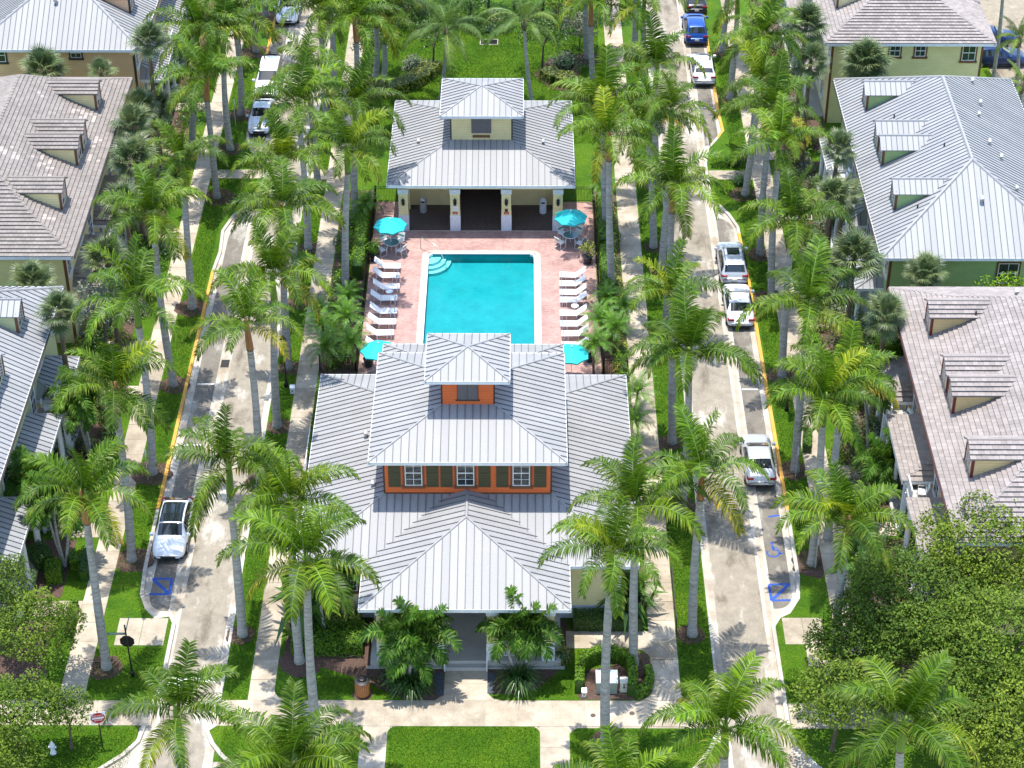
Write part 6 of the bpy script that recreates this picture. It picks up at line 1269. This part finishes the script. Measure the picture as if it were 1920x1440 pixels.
FP = (
 ((-34.77, 30.60), 6.25, 'fan palm against the peach wall at upper left', 30, 1.15), ((-30.57, 30.60), 6.04, 'small fan palm by the right end of the peach wall', 12, .8), ((-29.98, 1.60), 6.44, 'fan palm between the left tile house and the left edge roof', 26, .95),
 ((-26.20, 26.75), 5.12, 'fan palm beside the upper left balcony rail', 28, 1.05), ((-26.90, 24.91), 6.09, 'fan palm touching the back corner of the left tile roof', 24, 1.0), ((-25.90, 16.31), 6.83, 'grey green fan palm over the upper porch roof of the left tile house', 34, 1.15), ((-26.00, 26.15), 10.77, 'fan palm by the eave of the upper left metal roof', 26, 1.0), ((-25.80, 10.83), 6.53, 'fan palm over the middle porch of the left tile house', 30, 1.1), ((-25.80, 3.91), 6.47, 'fan palm over the lowest porch of the left tile house', 34, 1.15), ((-26.90, -4.85), 8.55, 'fan palm under the eave corner of the left edge house', 24, .95), ((-26.40, 19.69), 7.63, 'fan palm between the two upper left houses', 24, 1.0),
 ((25.40, 31.20), 6.49, 'wide fan palm against the yellow wall at upper right', 44, 1.3), ((25.22, 2.60), 6.51, 'fan palm against the green wall', 24, .9), ((20.90, 3.20), 7.18, 'fan palm beside the lowest porch of the green house', 36, 1.25), ((21.30, 11.83), 6.72, 'fan palm over the middle porch roof of the green house', 24, .95), ((21.20, 14.68), 8.64, 'fan palm over the upper porch roof of the green house', 24, .9), ((21.80, -3.66), 7.61, 'fan palm beside the back corner of the tan house', 24, .95), ((20.90, 31.58), 9.46, 'fan palm beside the upper right tile roof eave', 32, 1.2), ((20.90, 27.97), 8.28, 'fan palm beside the upper right balcony', 26, 1.05), ((20.40, 10.60), 7.28, 'fan palm in front of the green house upper balcony', 24, .95))
for i, (g, z, lab, nf, sc) in enumerate(FP): sabal_palm(lab, g[0], g[1], z, 70 + i, sc, nf)
# ---------------------------------------------------------------- trees
for i, (g, h, r_, n, lab) in enumerate((((24.42, -23.44), 8.2, 3.3, 60, 'dense green shade tree against the tan house front'), ((19.87, -27.25), 7.4, 3.6, 70, 'dense green shade tree in the middle of the lower right grove'), ((23.63, -30.36), 8.0, 3.8, 70, 'dense green shade tree at the right edge'), ((17.32, -28.61), 5.6, 2.3, 40, 'smaller shade tree hanging over the right pavement'), ((15.88, -31.84), 5.0, 1.9, 32, 'small shade tree at the lower right pavement corner'), ((21.50, -33.48), 6.4, 3.0, 55, 'shade tree behind the bottom right royal palm'), ((23.64, -35.81), 6.6, 2.8, 45, 'shade tree in the bottom right corner'))):
    broadleaf(lab, g[0], g[1], h, r_, r_ * .95, 200 + i, n, 480, .18, 'oak_leaf', cr=(.6, 1.15))
for i, (g, h, r_, n, lab) in enumerate((((-24.79, -26.68), 4.6, 2.3, 40, 'round tree beside the lower left pavement'), ((-24.71, -32.52), 4.6, 1.9, 26, 'tree at the lower left edge over the pavement'), ((-22.50, -31.89), 3.6, 1.0, 11, 'small leafy tree beside the do not enter sign'), ((-26.99, -23.83), 5.4, 1.6, 22, 'tree against the lower left porch columns'), ((-24.92, -34.41), 3.0, 1.2, 14, 'small tree left of the fire hydrant'))):
    broadleaf(lab, g[0], g[1], h, r_, r_ * .95, 230 + i, n, 330, .155, 'oak_leaf', cr=(.45, .85))
broadleaf('dark branching tree on the right of the back lawn', *(1.86, 43.04), 4.6, 2.4, 2.2, 240, 26, 75, .2, 'dark_leaf', cr=(.5, .8)); broadleaf('dark tree on the left of the back lawn', *(-6.82, 43.01), 4.4, 1.7, 1.6, 241, 18, 80, .2, 'dark_leaf', cr=(.45, .75))
broadleaf('sparse grey green tree beside the left tile house', -26.3, 2.6, 5.6, 2.0, 1.8, 242, 20, 60, .2, 'grey_leaf', cr=(.4, .7)); broadleaf('bright green bush tree against the green wall', 30.4, 2.5, 6.4, 1.9, 1.1, 243, 26, 130, .2, 'shrub_leaf', cr=(.4, .8), trunk_h=3.0); broadleaf('dark leafy shrub tree beside the back porch of the tan house', *(21.50, 1.78), 3.2, 2.0, 1.8, 244, 26, 90, .2, 'dark_leaf', cr=(.4, .75), trunk_h=.8)
POS = ('leftmost', 'second from the left', 'third from the left', 'fourth from the left', 'in the middle', 'fourth from the right', 'third from the right', 'second from the right', 'rightmost')
for i in range(9):
    broadleaf('leafy tree in the row behind the back lawn, ' + POS[i], -13.2 + i * 2.6 + rnd.uniform(-.5, .5), 53.6 + rnd.uniform(-1.2, 2.0), 4.8 + rnd.uniform(-.6, 1.4), 2.0, 1.8, 250 + i, 24, 110, .22, ('dark_leaf', 'grey_leaf', 'oak_leaf')[i % 3], cr=(.5, .95), trunk_h=1.2)['group'] = 'trees behind the back lawn'
for i, (g, h, r_, k, lab) in enumerate((((-11.75, 49.71), 3.0, 1.7, 'oak_leaf', 'green tree at the left end behind the back lawn'), ((-9.41, 51.42), 3.4, 1.8, 'grey_leaf', 'grey green tree left of the left coconut palm'), ((-4.10, 51.74), 3.2, 1.7, 'dark_leaf', 'dark tree between the two coconut palms'), ((3.21, 50.76), 3.6, 1.8, 'oak_leaf', 'green tree right of the slim coconut palm'), ((4.88, 46.55), 3.0, 1.4, 'grey_leaf', 'grey green shrub tree at the right side of the back lawn'), ((-12.08, 44.12), 2.6, 1.3, 'dark_leaf', 'dark shrub tree at the left side of the back lawn'))):
    broadleaf(lab, g[0], g[1], h, r_, r_, 280 + i, 22, 110, .2, k, cr=(.5, .85), trunk_h=1.0)
# ---------------------------------------------------------------- hedges and shrubs
hedge('yellow variegated hedge curving left behind the pavilion', [(-10.84, 38.81), (-8.90, 39.98), (-7.49, 41.53), (-6.71, 43.38)], 1.5, .8, 1, 'variegated_leaf', 70, .15); hedge('yellow variegated hedge curving right behind the pavilion', [(4.32, 40.48), (3.06, 40.93), (2.11, 42.12)], 1.4, .8, 2, 'variegated_leaf', 70, .15)
shrub('grey green shrub above the left variegated hedge', *(-8.36, 43.19), 1.3, 1.0, 1.3, 3, 'grey_leaf', 500, .16); shrub('grey green shrub above the right variegated hedge', *(3.66, 43.70), 1.9, 1.2, 1.4, 4, 'grey_leaf', 600, .16); shrub('dark shrub behind the drain grate', *(-2.09, 49.95), 2.4, 1.0, .9, 5, 'dark_leaf', 600, .15); shrub('yellow flowering shrub behind the drain grate', *(-1.87, 50.74), 1.2, .6, 1.0, 6, 'variegated_leaf', 250, .14)
hedge('clipped hedge left of the pool fence', [(-10.85, 12.0), (-10.85, 21.8)], .8, 1.3, 7, 'shrub_leaf', 75, .14); hedge('yellow green hedge right of the pool fence, upper length', [(5.85, 15.5), (5.85, 21.5)], .6, 1.3, 8, 'shrub_leaf', 80, .13); hedge('yellow green hedge right of the pool fence, lower length', [(5.85, 5.0), (5.85, 15.0)], .6, 1.2, 9, 'shrub_leaf', 80, .13)
hedge('narrow dark hedge against the right clubhouse wall', [(6.72, -17.5), (6.72, -8.2)], .55, 1.6, 10, 'dark_leaf', 130, .09); hedge('narrow hedge against the left clubhouse wall', [(-12.25, -8.5), (-12.25, -.8)], .45, 1.0, 11, 'shrub_leaf', 110, .09)
def planting(name, spots, leaf=.15):
    """dense mixed ground planting: many small bushes grown into one mass"""
    ob = MB(); rg = random.Random(len(spots))
    for (x, y, rx, ry, h, k, n) in spots:
        ob.mat(k); b = rg.uniform(-.15, .2)
        for _ in range(n):
            d = rand_dir(rg); d.z = abs(d.z); f = rg.uniform(.6, 1.05); leaf_quad(ob, Vector((x + d.x * rx * f * (1 - .3 * d.z), y + d.y * ry * f * (1 - .3 * d.z), .05 + d.z * h * f)), (d + rand_dir(rg) * .8 + Vector((0, 0, .4))).normalized(), leaf, rg, min(1, max(0, rg.gauss(.5 + b, .26))))
    return structure(name, ob, 'stuff')
sp = []
for i in range(34): sp.append((rnd.uniform(-12.35, -10.9), 1.6 + i * .6, rnd.uniform(.5, .85), rnd.uniform(.5, .85), rnd.uniform(.6, 1.5), ('shrub_leaf', 'dark_leaf', 'shrub_leaf')[i % 3], 260))
for i in range(36): sp.append((rnd.uniform(6.15, 6.8), -.6 + i * .62, rnd.uniform(.4, .7), rnd.uniform(.5, .8), rnd.uniform(.6, 1.6), ('shrub_leaf', 'shrub_leaf', 'dark_leaf', 'variegated_leaf')[i % 4], 240))
planting('bed_planting', sp)
hedge('clipped hedge bending round the transformer box', [(3.22, -27.77), (3.28, -26.50), (3.67, -25.60), (4.53, -25.19), (5.37, -25.27), (5.97, -25.84), (6.05, -27.17), (5.93, -28.00)], .45, .9, 12, 'shrub_leaf', 150, .08); hedge('low curved hedge at the corner beside the utility pedestal', [(6.85, -26.24), (6.96, -26.97), (6.70, -27.68), (6.15, -28.20)], .4, .6, 13, 'shrub_leaf', 150, .09)
hedge('dense green hedge left of the front porch', [(-12.0, -24.1), (-8.2, -24.1)], 1.9, 1.0, 14, 'shrub_leaf', 130, .10); hedge('yellow flecked croton row against the left front wall', [(-11.6, -22.9), (-8.4, -22.9)], .8, 1.3, 15, 'variegated_leaf', 65, .15); hedge('dark hedge against the right front wall', [(3.0, -22.6), (6.7, -22.6)], .9, .9, 16, 'dark_leaf', 130, .11); shrub('round yellow green bush at the right end of the porch', *(2.38, -25.28), .75, .7, 1.1, 17, 'variegated_leaf', 320, .12)
strap_clump('large dark leaved plant at the left front corner of the clubhouse', -11.6, -22.6, 2.3, 2.6, 18, 46, 'dark_leaf', 'bird_of_paradise', w=.42); strap_clump('large dark leaved plant at the right front corner of the clubhouse', 6.0, -21.8, 1.9, 2.2, 19, 46, 'dark_leaf', 'bird_of_paradise', w=.32)
strap_clump('strappy lily clump below the left cluster palm', *(-5.56, -27.65), 1.4, 1.1, 20, 260); strap_clump('strappy lily clump below the right cluster palm', *(0.06, -27.31), 1.4, 1.1, 21, 260); strap_clump('smaller strappy clump left of the left cluster palm', *(-6.48, -27.01), .9, .8, 22, 120); strap_clump('grassy clump beside the nearest palm pair at the left front corner', *(-10.40, -23.95), .8, .9, 23, 110)
for i, (px, py) in enumerate(((800, 1306), (818, 1300), (1000, 1285), (1012, 1278), (760, 1308))): p = (-44.03, 55.93) if False else None
sp = []
for side, xs in ((-1, (-28.2, -24.5)), (1, (19.1, 22.2))):
    y = -26.0
    while y < 55:
        y += rnd.uniform(.35, .65); x = rnd.uniform(*xs); k = rnd.choice(('shrub_leaf', 'dark_leaf', 'dark_leaf', 'shrub_leaf', 'variegated_leaf', 'grey_leaf'))
        if (side < 0 and not (-27.5 < y < -15)) or side > 0: sp.append((x, y, rnd.uniform(.6, 1.1), rnd.uniform(.6, 1.1), rnd.uniform(.6, 1.5), k, 260))
planting('garden_planting', sp, .16)
sp = []
for i in range(26): sp.append((rnd.uniform(-12.5, 6.5), rnd.uniform(50.5, 53.5), rnd.uniform(.8, 1.4), rnd.uniform(.6, 1.0), rnd.uniform(.8, 1.6), rnd.choice(('dark_leaf', 'grey_leaf', 'shrub_leaf')), 240))
planting('undergrowth', sp, .18)
hedge('clipped rounded hedge beside the lower left porch columns', [(-27.15, -17.75), (-26.26, -17.19)], 1.5, 1.0, 24, 'dark_leaf', 130, .08); hedge('bright clipped shrub below the three stemmed palm', [(-26.18, -18.79), (-25.31, -18.65)], 1.2, .9, 25, 'shrub_leaf', 170, .07); hedge('clipped shrub right of the three stemmed palm', [(-25.11, -17.74), (-24.61, -17.55)], 1.0, .8, 26, 'shrub_leaf', 150, .07); hedge('narrow hedge beside the lower left pavement', [(-24.06, -19.01), (-24.20, -16.95)], .5, .8, 27, 'dark_leaf', 140, .08); hedge('narrow clipped hedge between lower left lawn and pavement', [(-24.14, -23.58), (-24.15, -21.22)], .4, .7, 28, 'shrub_leaf', 170, .07)
hedge('clipped hedge in front of the green house porch', [(19.51, 13.48), (21.13, 13.62)], .9, .9, 29, 'shrub_leaf', 120, .09); hedge('low hedge beside the right pavement near the palm pair', [(17.35, -7.17), (17.62, -5.30)], .5, .6, 30, 'shrub_leaf', 140, .08)
shrub('round dark shrub on the right verge above the crossing', *(15.87, 27.79), .8, .7, 1.1, 31, 'dark_leaf', 320, .11); shrub('round dark shrub on the right verge below the crossing', *(16.02, 25.05), .7, .7, 1.0, 32, 'dark_leaf', 300, .11); shrub('round green shrub in the right inner strip', *(8.90, 28.57), .9, .8, 1.4, 33, 'shrub_leaf', 360, .12)

# ---------------------------------------------------------------- grass blades standing on the lawns
import numpy as np
def blades(areas, per, seed):
    g = np.random.default_rng(seed); P = []
    for (x0, x1, y0, y1) in areas: n = int((x1 - x0) * (y1 - y0) * per); P.append(np.stack([g.uniform(x0, x1, n), g.uniform(y0, y1, n)], 1))
    P = np.concatenate(P); n = len(P); a = g.uniform(0, 6.283, n); w = g.uniform(.012, .024, n); h = g.uniform(.04, .085, n); lx, ly = g.normal(0, .03, n), g.normal(0, .03, n)
    v = np.zeros((n, 3, 3)); v[:, 0, 0] = P[:, 0] - np.cos(a) * w; v[:, 0, 1] = P[:, 1] - np.sin(a) * w; v[:, 1, 0] = P[:, 0] + np.cos(a) * w; v[:, 1, 1] = P[:, 1] + np.sin(a) * w; v[:, 2, 0] = P[:, 0] + lx; v[:, 2, 1] = P[:, 1] + ly; v[:, 2, 2] = h
    me = bpy.data.meshes.new('grass_blades'); me.vertices.add(3 * n); me.vertices.foreach_set('co', v.ravel()); me.loops.add(3 * n); me.loops.foreach_set('vertex_index', np.arange(3 * n)); me.polygons.add(n); me.polygons.foreach_set('loop_start', np.arange(0, 3 * n, 3)); me.update(); me.validate()
    me.materials.append(MATS['grass_blade']); t = np.repeat(g.uniform(0, 1, n), 3).astype(np.float32); at = me.attributes.new('tone', 'FLOAT', 'POINT'); at.data.foreach_set('value', t); o = new_obj('grass_blades', me); o['kind'] = 'stuff'
blades([(-6.5, 1.05, -34, -30.25), (2.75, 10, -34, -30.4), (-15, -8.1, -33.5, -30.4), (-15.2, -14.05, -28.3, 25.4), (8.6, 10.3, -28.2, 48), (-22.4, -21.05, -18, 48), (-22.4, -18.85, -27.9, -24.4), (15.85, 17.05, -18, 48), (14.1, 17.0, -28.3, -25.9), (-22.3, -18.9, 22, 25.6), (-22.3, -18.9, 27.1, 29), (14.2, 17, 22, 25.6), (14.2, 17, 27.2, 29), (-11.5, -4.3, -28.0, -26.6), (1.0, 2.9, -28, -26.5), (3.2, 6.6, -25.6, -24.5), (-26, -19.5, -36, -30.4), (-15.2, -14.05, 27.3, 50), (-11.5, 6.5, 31, 50)], 330, 5)
